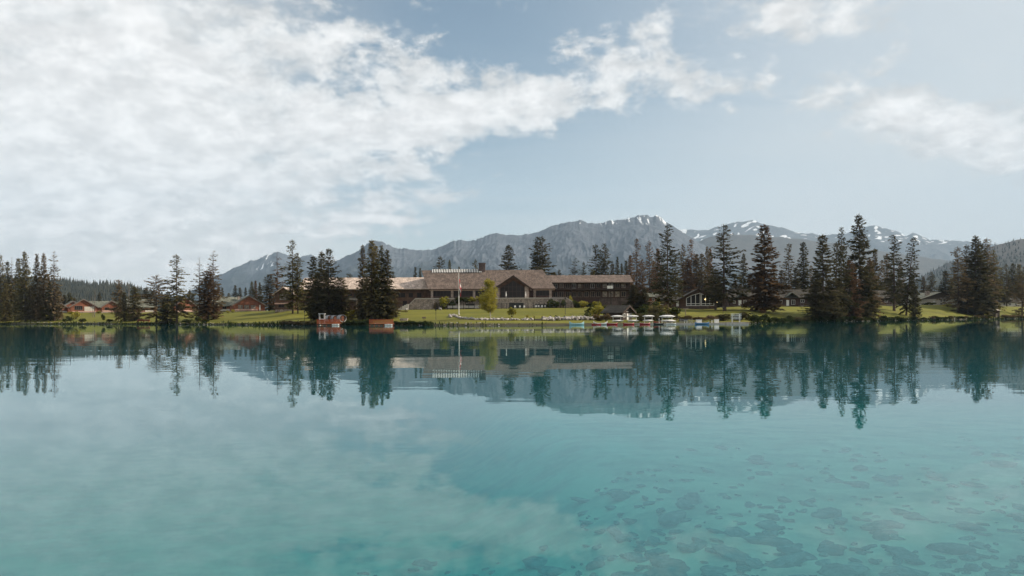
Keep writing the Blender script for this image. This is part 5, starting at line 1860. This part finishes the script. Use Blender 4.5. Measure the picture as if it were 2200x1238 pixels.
# ------------------------------------------------------------------ the single trees
GL = 'tall conifers at the left end of the lawn'
for (px, tip, kind, fol, hw, base, lab) in (
    (2, 548, 'open', 'fol_olive', 17, 690, 'olive spruce left of the slim twin tops in the crowded shore clump'),
    (17, 562, 'spire', 'fol_dark', 9, 688, 'short slim spruce with a pointed top in the crowded shore clump'),
    (26, 551, 'sparse', 'fol_brown', 10, 687, 'thin-topped spruce in the crowded shore clump'),
    (39, 555, 'spire', 'fol_olive', 11, 688, 'slim spruce pressed against the fullest one of the crowded shore clump'),
    (54, 541, 'full', 'fol_olive', 18, 691, 'fullest and bushiest spruce of the crowded shore clump'),
    (80, 546, 'spire', 'fol_brown', 13, 690, 'brownish spruce with one bare trunk foot in the crowded shore clump'),
    (94, 545, 'full', 'fol_brown', 15, 690, 'brownish full spruce second from the bare-topped one of the shore clump'),
    (117, 540, 'sparse', 'fol_brown', 15, 690, 'bare-topped spruce at the end of the shore clump beside the red cabins'),
):
    tree(px, tip, kind, fol, lab, base=base, hw=hw, group=GL)
for (px, tip, fol, hw, base) in ((12, 610, 'fol_olive', 12, 691), (66, 612, 'fol_brown', 12, 690), (108, 606, 'fol_olive', 14, 690), (124, 616, 'fol_brown', 10, 689)):
    tree(px, tip, 'full', fol, {12: 'low bushy spruce beside the slim short spruce of the crowded shore clump', 66: 'low bushy spruce right of the fullest one in the crowded shore clump', 108: 'low bushy spruce under the bare-topped one in the crowded shore clump', 124: 'lowest bushy spruce closest to the pale-porched red cabin'}[px], base=base, hw=hw, group='low spruces in the crowded shore clump')


def snag(px, tip, base, label, limbs, lean=0.0, r=0.16):
    Y = y_for_row(px, base); z0 = gz(px, Y); H = Z(tip, Y, px) - z0
    rng = random.Random(px)
    o = thing('dead_tree', (X(px, Y), Y, z0), 0, label, 'dead tree', 'dead grey trunks on the left shore')
    MB().tube((0, 0, -0.3), (lean * 0.6, 0, H * 0.55), r, r * 0.75, 7).tube((lean * 0.6, 0, H * 0.55), (lean, 0, H), r * 0.75, r * 0.2, 7).obj('trunk', M['wood_grey'], o)
    for i in range(limbs):
        t = rng.uniform(0.45, 0.95); a = rng.uniform(0, 6.28); l = rng.uniform(0.5, 1.8)
        x0 = lean * t
        MB().tube((x0, 0, H * t), (x0 + l * math.cos(a), l * math.sin(a), H * t + rng.uniform(-0.4, 0.5)), 0.06, 0.02, 4).obj('limb', M['wood_grey'], o)


snag(203, 623, 682, 'taller of two bare poles standing before the red cabins', 1, 0.3)
snag(199.5, 635, 682, 'shorter of two bare poles standing before the red cabins', 0, -0.2, 0.10)
snag(276.5, 602, 689, 'dead grey trunk with broken limbs inside the ragged shore spruces', 9, 0.2, 0.2)

GA = 'conifers standing along the left shore'
for (px, tip, kind, fol, hw, base, lab, nm) in (
    (255, 602, 'pine', 'fol_brown', 15, 690, 'ragged round-topped tree left of the dead grey trunk', 'pine_tree'),
    (266, 628, 'full', 'fol_olive', 14, 691, 'low bushy spruce directly beside the dead grey trunk', 'spruce_tree'),
    (290, 616, 'column', 'fol_olive', 12, 690, 'drooping olive spruce right of the dead grey trunk', 'spruce_tree'),
    (336, 592, 'pine', 'fol_brown', 24, 693, 'broad flat-topped pine on the left shore', 'pine_tree'),
    (360, 626, 'full', 'fol_dark', 18, 694, 'low dark spruce squeezed between the flat-topped pine and the feathery spruce', 'spruce_tree'),
    (380, 547, 'open', 'fol_olive', 26, 694, 'tall feathery spruce with a long thin tip right of the flat-topped pine', 'spruce_tree'),
    (429, 552, 'sparse', 'fol_brown', 17, 685, 'thin half-bare spruce with a broken top left of the dark columnar spruce', 'spruce_tree'),
    (459, 539, 'sparse', 'fol_brown', 17, 686, 'thin bare-tipped spruce rising above the dark columnar spruce', 'spruce_tree'),
    (447, 582, 'column', 'fol_rust', 18, 688, 'dark reddish column-shaped spruce between two half-bare ones', 'spruce_tree'),
    (578, 590, 'full', 'fol_dark', 22, 667, 'dark spruce just left of the lodge\'s gabled end block', 'spruce_tree'),
    (596, 540, 'sparse', 'fol_rust', 18, 668, 'reddish thin spruce in front of the lodge\'s gabled end block', 'spruce_tree'),
    (629, 515, 'open', 'fol_olive', 22, 674, 'tall olive spruce with a slender top on the lawn by the gabled end block', 'spruce_tree'),
    (640, 543, 'open', 'fol_olive', 18, 674, 'olive spruce sharing its foot with the tall slender-topped one', 'spruce_tree'),
    (673, 551, 'spire', 'fol_dark', 17, 684, 'narrow dark spruce left of the broad multi-topped spruce', 'spruce_tree'),
    (692, 541, 'full', 'fol_dark', 22, 689, 'left stem of the broad multi-topped dark spruce behind the saunas', 'spruce_tree'),
    (706, 535, 'full', 'fol_dark', 25, 690, 'tallest stem of the broad multi-topped dark spruce behind the saunas', 'spruce_tree'),
    (733, 596, 'column', 'fol_olive', 19, 688, 'short olive spruce with a visible trunk right of the barrel saunas', 'spruce_tree'),
    (780, 527, 'spire', 'fol_brown', 15, 686, 'slim spruce on the left of the tall clump over the second red deck', 'spruce_tree'),
    (798, 516, 'spire', 'fol_olive', 18, 687, 'tallest spruce of the clump over the second red deck', 'spruce_tree'),
    (808, 528, 'spire', 'fol_olive', 16, 686, 'spruce close behind the tallest of the clump over the second red deck', 'spruce_tree'),
    (820, 528, 'spire', 'fol_olive', 16, 687, 'straight olive spruce right of the tallest over the second red deck', 'spruce_tree'),
    (833, 537, 'spire', 'fol_dark', 18, 686, 'dark spruce on the right of the tall clump over the second red deck', 'spruce_tree'),
    (846, 632, 'pine', 'fol_brown', 20, 682, 'small bushy brown pine between the tall clump and the terrace steps', 'pine_tree'),
):
    tree(px, tip, kind, fol, lab, base=base, hw=hw, group=GA, name=nm)
for (px, tip, hw, base, lab) in ((682, 604, 20, 690, 'low dark spruce at the lawn side of the clump behind the saunas'), (715, 612, 22, 689, 'low dark spruce directly behind the barrel saunas'), (785, 606, 18, 687, 'low dark spruce at the sauna side of the clump over the second red deck'),
                                 (828, 600, 19, 686, 'low dark spruce at the terrace side of the clump over the second red deck'), (806, 600, 20, 685, 'low dark spruce in the middle of the clump over the second red deck')):
    tree(px, tip, 'full', 'fol_dark', lab, base=base, hw=hw, group='low spruces at the foot of the deck clumps')

# far trees behind the red cabins
for (px, tip, kind, fol, hw, Y) in ((313, 618, 'spire', 'fol_dark', 9, 400), (408, 622, 'spire', 'fol_dark', 8, 400), (414, 630, 'spire', 'fol_dark', 6, 410), (470, 610, 'full', 'fol_brown', 9, 380), (478, 618, 'spire', 'fol_dark', 7, 390),
                                   (505, 613, 'spire', 'fol_dark', 8, 395), (516, 618, 'spire', 'fol_dark', 7, 395), (528, 618, 'spire', 'fol_dark', 6, 400), (541, 605, 'full', 'fol_olive', 10, 385), (549, 603, 'spire', 'fol_rust', 7, 390), (558, 607, 'spire', 'fol_dark', 8, 385), (492, 630, 'full', 'fol_olive', 9, 390),
                                   (150, 628, 'full', 'fol_olive', 10, 430), (214, 628, 'spire', 'fol_dark', 6, 430), (138, 634, 'full', 'fol_brown', 11, 430), (300, 632, 'spire', 'fol_dark', 8, 420), (325, 634, 'spire', 'fol_dark', 7, 420), (160, 640, 'full', 'fol_brown', 10, 440)):
    tree(px, tip, kind, fol, 'small distant spruce rising behind the roofs of the red cabins', Y=Y, hw=hw, group='spruces behind the red cabins')

# trees whose tops show over the lodge roof
for (px, tip, kind, fol, hw, Y, lab) in (
    (750, 589, 'pine', 'fol_dark', 15, 330, 'flat dark pine top just over the weathered left roof of the lodge'),
    (893, 574, 'spire', 'fol_dark', 8, 335, 'small dark spruce top left of the main lodge ridge'),
    (903, 576, 'spire', 'fol_dark', 6, 340, 'thin dark spruce top touching the end of the main lodge ridge'),
    (945, 551, 'open', 'fol_dark', 22, 335, 'wide-armed dark spruce top above the glass roof monitor'),
    (966, 559, 'full', 'fol_olive', 10, 340, 'small full spruce top beside the wide-armed one over the lodge'),
    (987, 573, 'spire', 'fol_dark', 5, 345, 'tiny spruce tip peeping over the glass roof monitor'),
    (1023, 558, 'open', 'fol_olive', 13, 335, 'ragged spruce top immediately left of the lodge chimney'),
    (1093, 527, 'full', 'fol_dark', 24, 330, 'pointed dark spruce over the central gable of the lodge'),
    (1156, 509, 'open', 'fol_dark', 28, 332, 'left stem of the tall wide spruce over the right end of the main roof'),
    (1167, 508, 'open', 'fol_dark', 30, 334, 'right stem of the tall wide spruce over the right end of the main roof'),
    (1202, 580, 'pine', 'fol_dark', 9, 335, 'low dark tree top where the main roof meets the two-storey wing'),
    (1236, 555, 'sparse', 'fol_dark', 16, 336, 'crooked dark spruce top over the two-storey wing'),
    (1254, 563, 'open', 'fol_dark', 12, 338, 'shorter ragged spruce top beside the crooked one over the two-storey wing'),
    (1281, 525, 'open', 'fol_dark', 22, 335, 'left of two equal tall spruces over the two-storey wing'),
    (1300, 523, 'open', 'fol_dark', 23, 335, 'right of two equal tall spruces over the two-storey wing'),
    (1316, 566, 'spire', 'fol_brown', 10, 340, 'brown spruce top low beside the two equal tall spruces'),
    (1327, 552, 'spire', 'fol_dark', 9, 340, 'slim pointed spruce right of the two equal tall spruces'),
    (1336, 566, 'spire', 'fol_dark', 7, 342, 'short slim spruce near the end of the two-storey wing'),
    (1210, 590, 'full', 'fol_dark', 6, 345, 'barely visible spruce tip over the two-storey wing'),
    (1120, 577, 'spire', 'fol_dark', 4, 345, 'tiny spruce tip between the pointed spruce and the tall wide one'),
):
    tree(px, tip, kind, fol, lab, Y=Y, hw=hw, group='conifers rising behind the lodge roof')

# trees about the boathouse and the right lawn
for (px, tip, kind, fol, hw, base, lab) in (
    (1274, 580, 'young', 'fol_olive', 16, 659, 'sunlit young spruce in front of the lodge\'s two-storey wing'),
    (1361, 612, 'young', 'fol_dark', 19, 670, 'dark young spruce behind the boathouse roof'),
    (1385, 620, 'young', 'fol_dark', 17, 672, 'second dark young spruce beside the orange cottage'),
    (1435, 483, 'lifted', 'fol_dark', 28, 678, 'tall dark spruce with a thick trunk behind the canoe racks'),
    (1537, 578, 'lifted', 'fol_dark', 22, 666, 'small dark tree with a straight trunk beside the lit cabin'),
    (1557, 484, 'lifted', 'fol_dark', 33, 668, 'tall wide-armed dark spruce right of the lit cabin'),
    (1643, 484, 'full', 'fol_rust', 38, 671, 'broad russet spruce standing alone on the lawn'),
    (1769, 505, 'full', 'fol_dark', 33, 687, 'dark spruce sweeping to the ground left of the tallest spruce'),
    (1797, 520, 'open', 'fol_dark', 24, 685, 'dark spruce inside the clump left of the tallest spruce'),
    (1808, 488, 'open', 'fol_dark', 22, 684, 'slim-topped spruce showing just left of the tallest spruce'),
    (1847, 462, 'full', 'fol_dark', 33, 682, 'tallest spruce of all, dense and dark with a rounded tip'),
    (1826, 560, 'full', 'fol_rust', 24, 683, 'lower russet spruce leaning on the left of the tallest spruce'),
    (1868, 556, 'full', 'fol_brown', 22, 681, 'lower brown spruce on the right of the tallest spruce'),
    (1921, 505, 'lifted', 'fol_dark', 25, 668, 'dark spruce with a stepped trunk foot on the right lawn'),
    (1947, 510, 'leaning', 'fol_dark', 18, 678, 'leaning spruce with drooping boughs on the right lawn'),
    (1967, 617, 'spire', 'fol_dark', 10, 684, 'small slim spruce at the water beside the leaning one'),
    (2059, 531, 'open', 'fol_brown', 22, 672, 'brown feathery spruce left of the big clump by the kiosk'),
    (2076, 526, 'open', 'fol_brown', 20, 672, 'brown spruce pressed against the big clump by the kiosk'),
    (2096, 508, 'full', 'fol_dark', 29, 676, 'tallest dark spruce of the clump by the kiosk'),
    (2108, 523, 'full', 'fol_dark', 26, 677, 'dark spruce in the middle of the clump by the kiosk'),
    (2122, 512, 'open', 'fol_brown', 24, 676, 'open-crowned spruce in the clump directly above the kiosk'),
    (2136, 536, 'open', 'fol_olive', 18, 675, 'olive spruce on the kiosk side of the big clump'),
    (2196, 580, 'sparse', 'fol_brown', 16, 678, 'thin scraggly spruce at the water beyond the kiosk'),
):
    tree(px, tip, kind, fol, lab, base=base, hw=hw, group='conifers on the right lawn', name='spruce_tree')
for (px, tip, hw, base, lab) in ((1752, 610, 24, 688, 'low dark spruce at the cabin side of the ground-sweeping dark spruce'), (1785, 622, 22, 687, 'low dark spruce between the ground-sweeping spruce and the slim-topped one'), (1832, 620, 20, 682, 'low dark spruce at the left foot of the tallest spruce'), (1862, 622, 20, 681, 'low dark spruce at the right foot of the tallest spruce'),
                                 (2080, 604, 22, 676, 'low dark spruce on the lawn side of the clump by the kiosk'), (2112, 600, 26, 677, 'low broad spruce in the middle of the clump by the kiosk'), (2092, 624, 24, 677, 'lowest dark spruce at the foot of the clump by the kiosk')):
    tree(px, tip, 'full', 'fol_dark', lab, base=base, hw=hw, group='low spruces skirting the right clumps')

FN = {'fol_brown': 'brown', 'fol_dark': 'dark', 'fol_olive': 'olive', 'fol_rust': 'russet', 'fol_reed': 'dark green', 'fol_green': 'green'}


def SZ(v, lim, a, b):
    return a if v < lim else b


# the dense wood behind the cabins and wing: trees that only their place tells apart
rng = random.Random(77)
_wood = [(1345, 560, 10), (1354, 548, 10), (1368, 512, 17), (1380, 556, 14), (1396, 518, 15), (1404, 560, 14), (1413, 534, 14), (1424, 558, 14), (1451, 548, 15), (1468, 524, 18), (1478, 556, 16), (1486, 513, 16), (1497, 546, 16), (1508, 545, 12),
         (1520, 530, 11), (1526, 533, 10), (1544, 596, 12), (1598, 545, 13), (1580, 604, 12), (1612, 590, 14), (1628, 586, 14), (1662, 566, 14), (1680, 580, 13), (1695, 523, 18), (1710, 575, 13), (1727, 520, 16), (1742, 570, 14), (1755, 580, 12)]
for (px, tip, hw) in _wood:
    fol = rng.choice(('fol_brown', 'fol_brown', 'fol_dark', 'fol_olive', 'fol_rust') if px < 1530 else ('fol_dark', 'fol_brown', 'fol_dark'))
    if px in (1368, 1354): fol = 'fol_rust'
    tree(px, tip, 'open' if hw > 13 and rng.random() < 0.7 else 'spire', fol, '%s %s conifer in the dense wood rising behind the brown cabins' % (SZ(tip, 545, 'tall', 'shorter'), FN[fol]), Y=rng.uniform(335, 385) + (px - 1350) * 0.05, hw=hw, group='wood behind the brown cabins')
_wood2 = [(1880, 535, 14), (1893, 560, 13), (1905, 545, 14), (1935, 570, 13), (1984, 594, 9), (2003, 584, 13), (2032, 582, 12), (2044, 598, 10), (2052, 590, 10), (1995, 612, 9), (2020, 614, 9), (2150, 575, 13), (2163, 568, 13), (2176, 566, 14), (2190, 568, 14), (2204, 572, 14), (2168, 596, 12), (2184, 594, 14), (2216, 560, 14), (1870, 560, 12), (1915, 580, 12), (1960, 590, 10), (2140, 590, 12)]
for (px, tip, hw) in _wood2:
    fol = rng.choice(('fol_brown', 'fol_dark', 'fol_brown', 'fol_olive'))
    tree(px, tip, 'spire' if hw < 13 else rng.choice(('open', 'full')), fol, '%s %s conifer in the open wood behind the low grey lodge' % (SZ(tip, 575, 'taller', 'short'), FN[fol]), Y=rng.uniform(440, 500) + max(0, px - 2000) * 0.15, hw=hw, group='wood behind the grey lodge')
# under-storey that closes the gaps low down
for i in range(46):
    px = 1340 + i * 12.6 + rng.uniform(-5, 5)
    if 1440 < px < 1545: continue
    tip = rng.uniform(598, 622)
    _f = rng.choice(('fol_dark', 'fol_brown'))
    Y = rng.uniform(345, 400) if px < 1780 else rng.uniform(400, 470)
    tree(px, tip, rng.choice(('full', 'spire')), _f, 'short %s conifer closing the gaps low in the wood behind the cabins' % FN[_f], Y=Y, hw=rng.uniform(9, 15), group='understorey of the wood behind the cabins')


# ------------------------------------------------------------------ birch and shrubs
def birch():
    px = 1054; Y = y_for_row(px, 686)
    z0 = gz(px, Y); H = Z(597, Y, px) - z0
    o = thing('birch_tree', (X(px, Y), Y, z0), 0, 'yellow-green round-crowned birch on the lawn in front of the lodge', 'tree')
    rng = np.random.default_rng(3)
    t = MB()
    t.tube((0, 0, -0.2), (-0.25, 0, H * 0.5), 0.16, 0.10, 7).tube((-0.25, 0, H * 0.5), (-0.5, 0, H * 0.95), 0.10, 0.02, 6)
    for i in range(16):
        a = i * 2.4; zz = H * (0.22 + 0.04 * i); l = H * 0.2 * (1 - i / 20)
        t.tube((-0.2, 0, zz), (-0.2 + l * math.cos(a), l * math.sin(a), zz + l * 1.3), 0.05, 0.01, 4)
    t.obj('trunk', M['bark_pale'], o)
    arrs = [leafy(1, 5600, H * 0.265, H * 0.36, H * 0.50, 0.30, lumps=26), leafy(2, 1700, H * 0.14, H * 0.17, H * 0.83, 0.26, lumps=9), leafy(4, 1900, H * 0.26, H * 0.16, H * 0.30, 0.28, lumps=10)]
    arr = [np.concatenate(c) for c in zip(*arrs)]
    arr[0][:, 0] -= 0.35
    link('crown', sprays_mesh('crown', *arr, M['fol_lime']), o)


birch()


def shr(px, base, w, h, fol, label, group=None, var=0, Y=None, z=None):
    Y = Y or y_for_row(px, base)
    return shrub(px, Y, W(w, Y), W(h, Y), fol, label, group, var=var, z=z)


shr(953, 664, 26, 36, 'fol_lime', 'yellow-green bush below the lodge\'s left window row', var=1, Y=270.6)
shr(971, 664, 20, 22, 'fol_green', 'dark green bush beside the yellow-green one at the terrace foot', var=2, Y=270.6)
shr(939, 664, 16, 16, 'fol_brown', 'brown bush at the terrace end of the boulder edging', var=3, Y=270.2)
shr(755, 688, 24, 24, 'fol_gold', 'golden-yellow shrub beside the barrel sauna with its belly coloured sunlit white', var=0)
shr(1100, 682, 23, 25, 'fol_lime', 'round light green bush above the boulder border', var=2)
shr(1133, 684, 8, 9, 'fol_lime', 'tiny light green bush above the boulders by the garden steps', var=1)
for i, (px, w, h) in enumerate(((985, 20, 15), (1000, 20, 16), (1015, 20, 15), (1030, 18, 15))):
    shrub(px, 271.3, W(w, 271), W(h, 271), 'fol_lime' if i > 1 else 'fol_green', 'climbing hedge bush spilling over the terrace parapet', 'hedge over the terrace parapet', var=i, z=Z(651, 271.3, px))
for i, (px, w, h) in enumerate(((1182, 20, 22), (1196, 20, 20), (1210, 18, 20))):
    shr(px, 664, w, h, 'fol_green', 'dark round bush at the ramped end of the terrace', 'bushes at the terrace ramp', var=i, Y=269.8)
shr(1227, 655, 10, 26, 'fol_lime', 'slim light green sapling above the terrace ramp', var=3, Y=276)
for i, (px, base, w, h, fol) in enumerate(((1240, 662, 22, 18, 'fol_green'), (1254, 662, 24, 20, 'fol_lime'), (1270, 663, 20, 14, 'fol_green'), (1284, 663, 24, 16, 'fol_lime'))):
    shr(px, base, w, h, fol, 'leafy bush in the bed between the terrace ramp and the young spruce', 'bushes below the young spruce', var=i)
for i, (px, base, w, h, fol) in enumerate(((1282, 681, 32, 26, 'fol_lime'), (1298, 679, 32, 26, 'fol_green'), (1270, 677, 28, 18, 'fol_green'), (1308, 674, 30, 20, 'fol_olive'), (1290, 671, 30, 16, 'fol_lime'), (1312, 682, 30, 22, 'fol_green'))):
    shr(px, base, w, h, fol, 'olive bush on the slope left of the boathouse', 'bushes on the slope left of the boathouse', var=i)
for i, (px, base, w, h) in enumerate(((1184, 686, 6, 9), (1195, 686, 7, 11), (1213, 686, 7, 9), (1231, 686, 6, 9), (1249, 686, 5, 8))):
    shr(px, base, w, h, 'fol_green', 'small young shrub planted above the boulder bank', 'young shrubs above the boulder bank', var=i)
shr(1261, 686, 15, 20, 'fol_green', 'upright dark bush at the end of the boulder bank', var=1)
shr(1302, 690, 30, 18, 'fol_brown', 'purplish-brown bush above the tall-bowed white canoe', var=2)
shr(1286, 690, 28, 16, 'fol_brown', 'low brown bush beside the purplish one behind the canoes', var=0)
for i, (px, base, w, h, fol) in enumerate(((1378, 684, 36, 32, 'fol_green'), (1394, 682, 36, 34, 'fol_olive'), (1410, 680, 34, 36, 'fol_green'), (1424, 684, 34, 30, 'fol_olive'), (1448, 682, 34, 24, 'fol_green'), (1400, 690, 36, 22, 'fol_dark'), (1432, 690, 36, 20, 'fol_dark'), (1372, 691, 30, 18, 'fol_dark'), (1416, 689, 34, 20, 'fol_green'), (1386, 689, 34, 22, 'fol_green'), (1450, 689, 30, 16, 'fol_dark'))):
    shr(px, base, w, h, fol, '%s leafy bush in the thicket between the boathouse and the canoe racks' % ('big' if h > 25 else 'low') + {'fol_green': ', mid green', 'fol_olive': ', olive', 'fol_dark': ', very dark'}[fol], 'thicket behind the canoe racks', var=i)
shr(1415, 665, 20, 24, 'fol_lime', 'light green sapling in front of the orange cottage', var=2, Y=285)
for i, (px, base, w, h) in enumerate(((1470, 691, 36, 14), (1500, 691, 38, 13), (1528, 690, 38, 14), (1556, 690, 34, 16), (1588, 689, 36, 20), (1604, 687, 32, 18), (1546, 686, 28, 12))):
    shr(px, base, w, h, 'fol_brown' if i < 3 else 'fol_dark', 'low %s bush on the bank behind %s' % ('brown' if i < 3 else 'dark', ('the dock chairs', 'the wide storage box', 'the tall storage box', 'the bollard side of the slatted stand', 'the slatted stand', 'the jetty end', 'the thin lamp post')[i]), 'bushes on the bank behind the dock', var=i)
for i in range(26):
    px = 1616 + i * 13 + rng.uniform(-4, 4)
    _f = rng.choice(('fol_reed', 'fol_reed', 'fol_dark', 'fol_green'))
    shr(px, 691 - (px - 1616) * 0.010 + rng.uniform(-1, 1), rng.uniform(20, 34), rng.uniform(7, 14) * (1.25 if px < 1720 else 0.85), _f, '%s waterside bush on the right bank %s' % (FN[_f], 'between the jetty and the lone russet spruce' if px < 1665 else 'in front of the doorway cabin' if px < 1735 else 'under the dark spruce clump' if px < 1880 else 'below the leaning spruce'), 'waterside bushes along the right bank', var=i)
for i in range(18):
    px = 1960 + i * 13.5 + rng.uniform(-4, 4)
    _f = rng.choice(('fol_reed', 'fol_brown'))
    if 2126 < px < 2156: continue
    shr(px, 687 - (px - 1960) * 0.019, rng.uniform(14, 24), rng.uniform(4, 8), _f, 'low %s scrub at the water %s' % (FN[_f], 'below the open lawn past the leaning spruce' if px < 2060 else 'below the clump by the kiosk' if px < 2128 else 'past the kiosk'), 'low scrub on the far right bank', var=i)
for i, px in enumerate((612, 624, 634, 645, 656, 667, 676)):
    shr(px, 699, rng.uniform(18, 26), rng.uniform(9, 14), 'fol_brown' if i < 4 else 'fol_dark', 'dark rounded bush at the water left of the first red deck', 'bushes left of the first red deck', var=i)
for i, px in enumerate((742, 752, 762, 772, 782, 790)):
    shr(px, 699 - i * 0.3, rng.uniform(16, 24), rng.uniform(8, 16), 'fol_reed', 'dark green bush on the bank between the two red decks', 'bushes between the red decks', var=i)
for i, px in enumerate((850, 860, 871, 882, 893, 904, 912)):
    shr(px, 698, rng.uniform(15, 21), rng.uniform(7, 10), 'fol_reed', 'dark green bush along the water right of the second red deck', 'bushes right of the second red deck', var=i)
for i, (px, base, w, h) in enumerate(((150, 690, 16, 12), (163, 686, 18, 20), (140, 692, 18, 8), (176, 692, 16, 8), (222, 688, 9, 14), (236, 692, 16, 8), (425, 692, 20, 14), (405, 694, 22, 9), (440, 694, 20, 8))):
    shr(px, base, w, h, 'fol_lime' if i in (1,) else 'fol_green', 'scruffy bush on the shore %s' % ('in front of the half-glazed gable', 'with light green leaves before the red cabins', 'beside the bare-topped spruce', 'between the half-glazed gable and the bare poles', 'right of the two bare poles', 'at the foot of the ragged round-topped tree', 'left of the dark columnar spruce', 'right of the feathery spruce', 'at the foot of the dark columnar spruce')[i], 'bushes on the shore below the red cabins', var=i)
for i, (px, base, w, h) in enumerate(((165, 676, 12, 8), (152, 675, 14, 7), (500, 672, 12, 8), (212, 674, 10, 6), (490, 673, 10, 6))):
    shr(px, base, w, h, 'fol_lime', 'small garden bush against a red cabin', 'garden bushes at the red cabins', var=i)
for i, (px, w) in enumerate(((1990, 20), (2003, 16), (2035, 22))):
    shr(px, 657, w, 7, 'fol_lime' if i == 2 else 'fol_green', 'clipped low bush before the low grey lodge', 'bushes before the low grey lodge', var=i, Y=397)
for i, (px, w) in enumerate(((1628, 30), (1650, 30), (1672, 26), (1734, 22))):
    shr(px, 660, w, 6, 'fol_brown', 'brown bedding bush against the foot of a brown cabin', 'bedding at the brown cabins', var=i, Y=float(np.interp(px, _ppx, _pd)) - 2)

# wooden bench-like landing at the water below the left pines
Yb_ = y_for_row(308, 693)
o = thing('shore_bench', (X(308, Yb_), Yb_, gz(308, Yb_)), 0, 'low dark red-brown timber bench at the water below the flat-topped pine', 'bench')
MB().box(-2.4, 2.4, -0.3, 0.3, 0.45, 0.58).obj('seat', M['log_red'], o)
MB().box(-2.4, 2.4, 0.24, 0.34, 0.585, 1.2).obj('backrest', M['log_red'], o)
for a in (-2.2, 0, 2.05):
    MB().box(a, a + 0.15, -0.25, 0.25, -0.3, 0.449).obj('leg', M['log_red'], o)
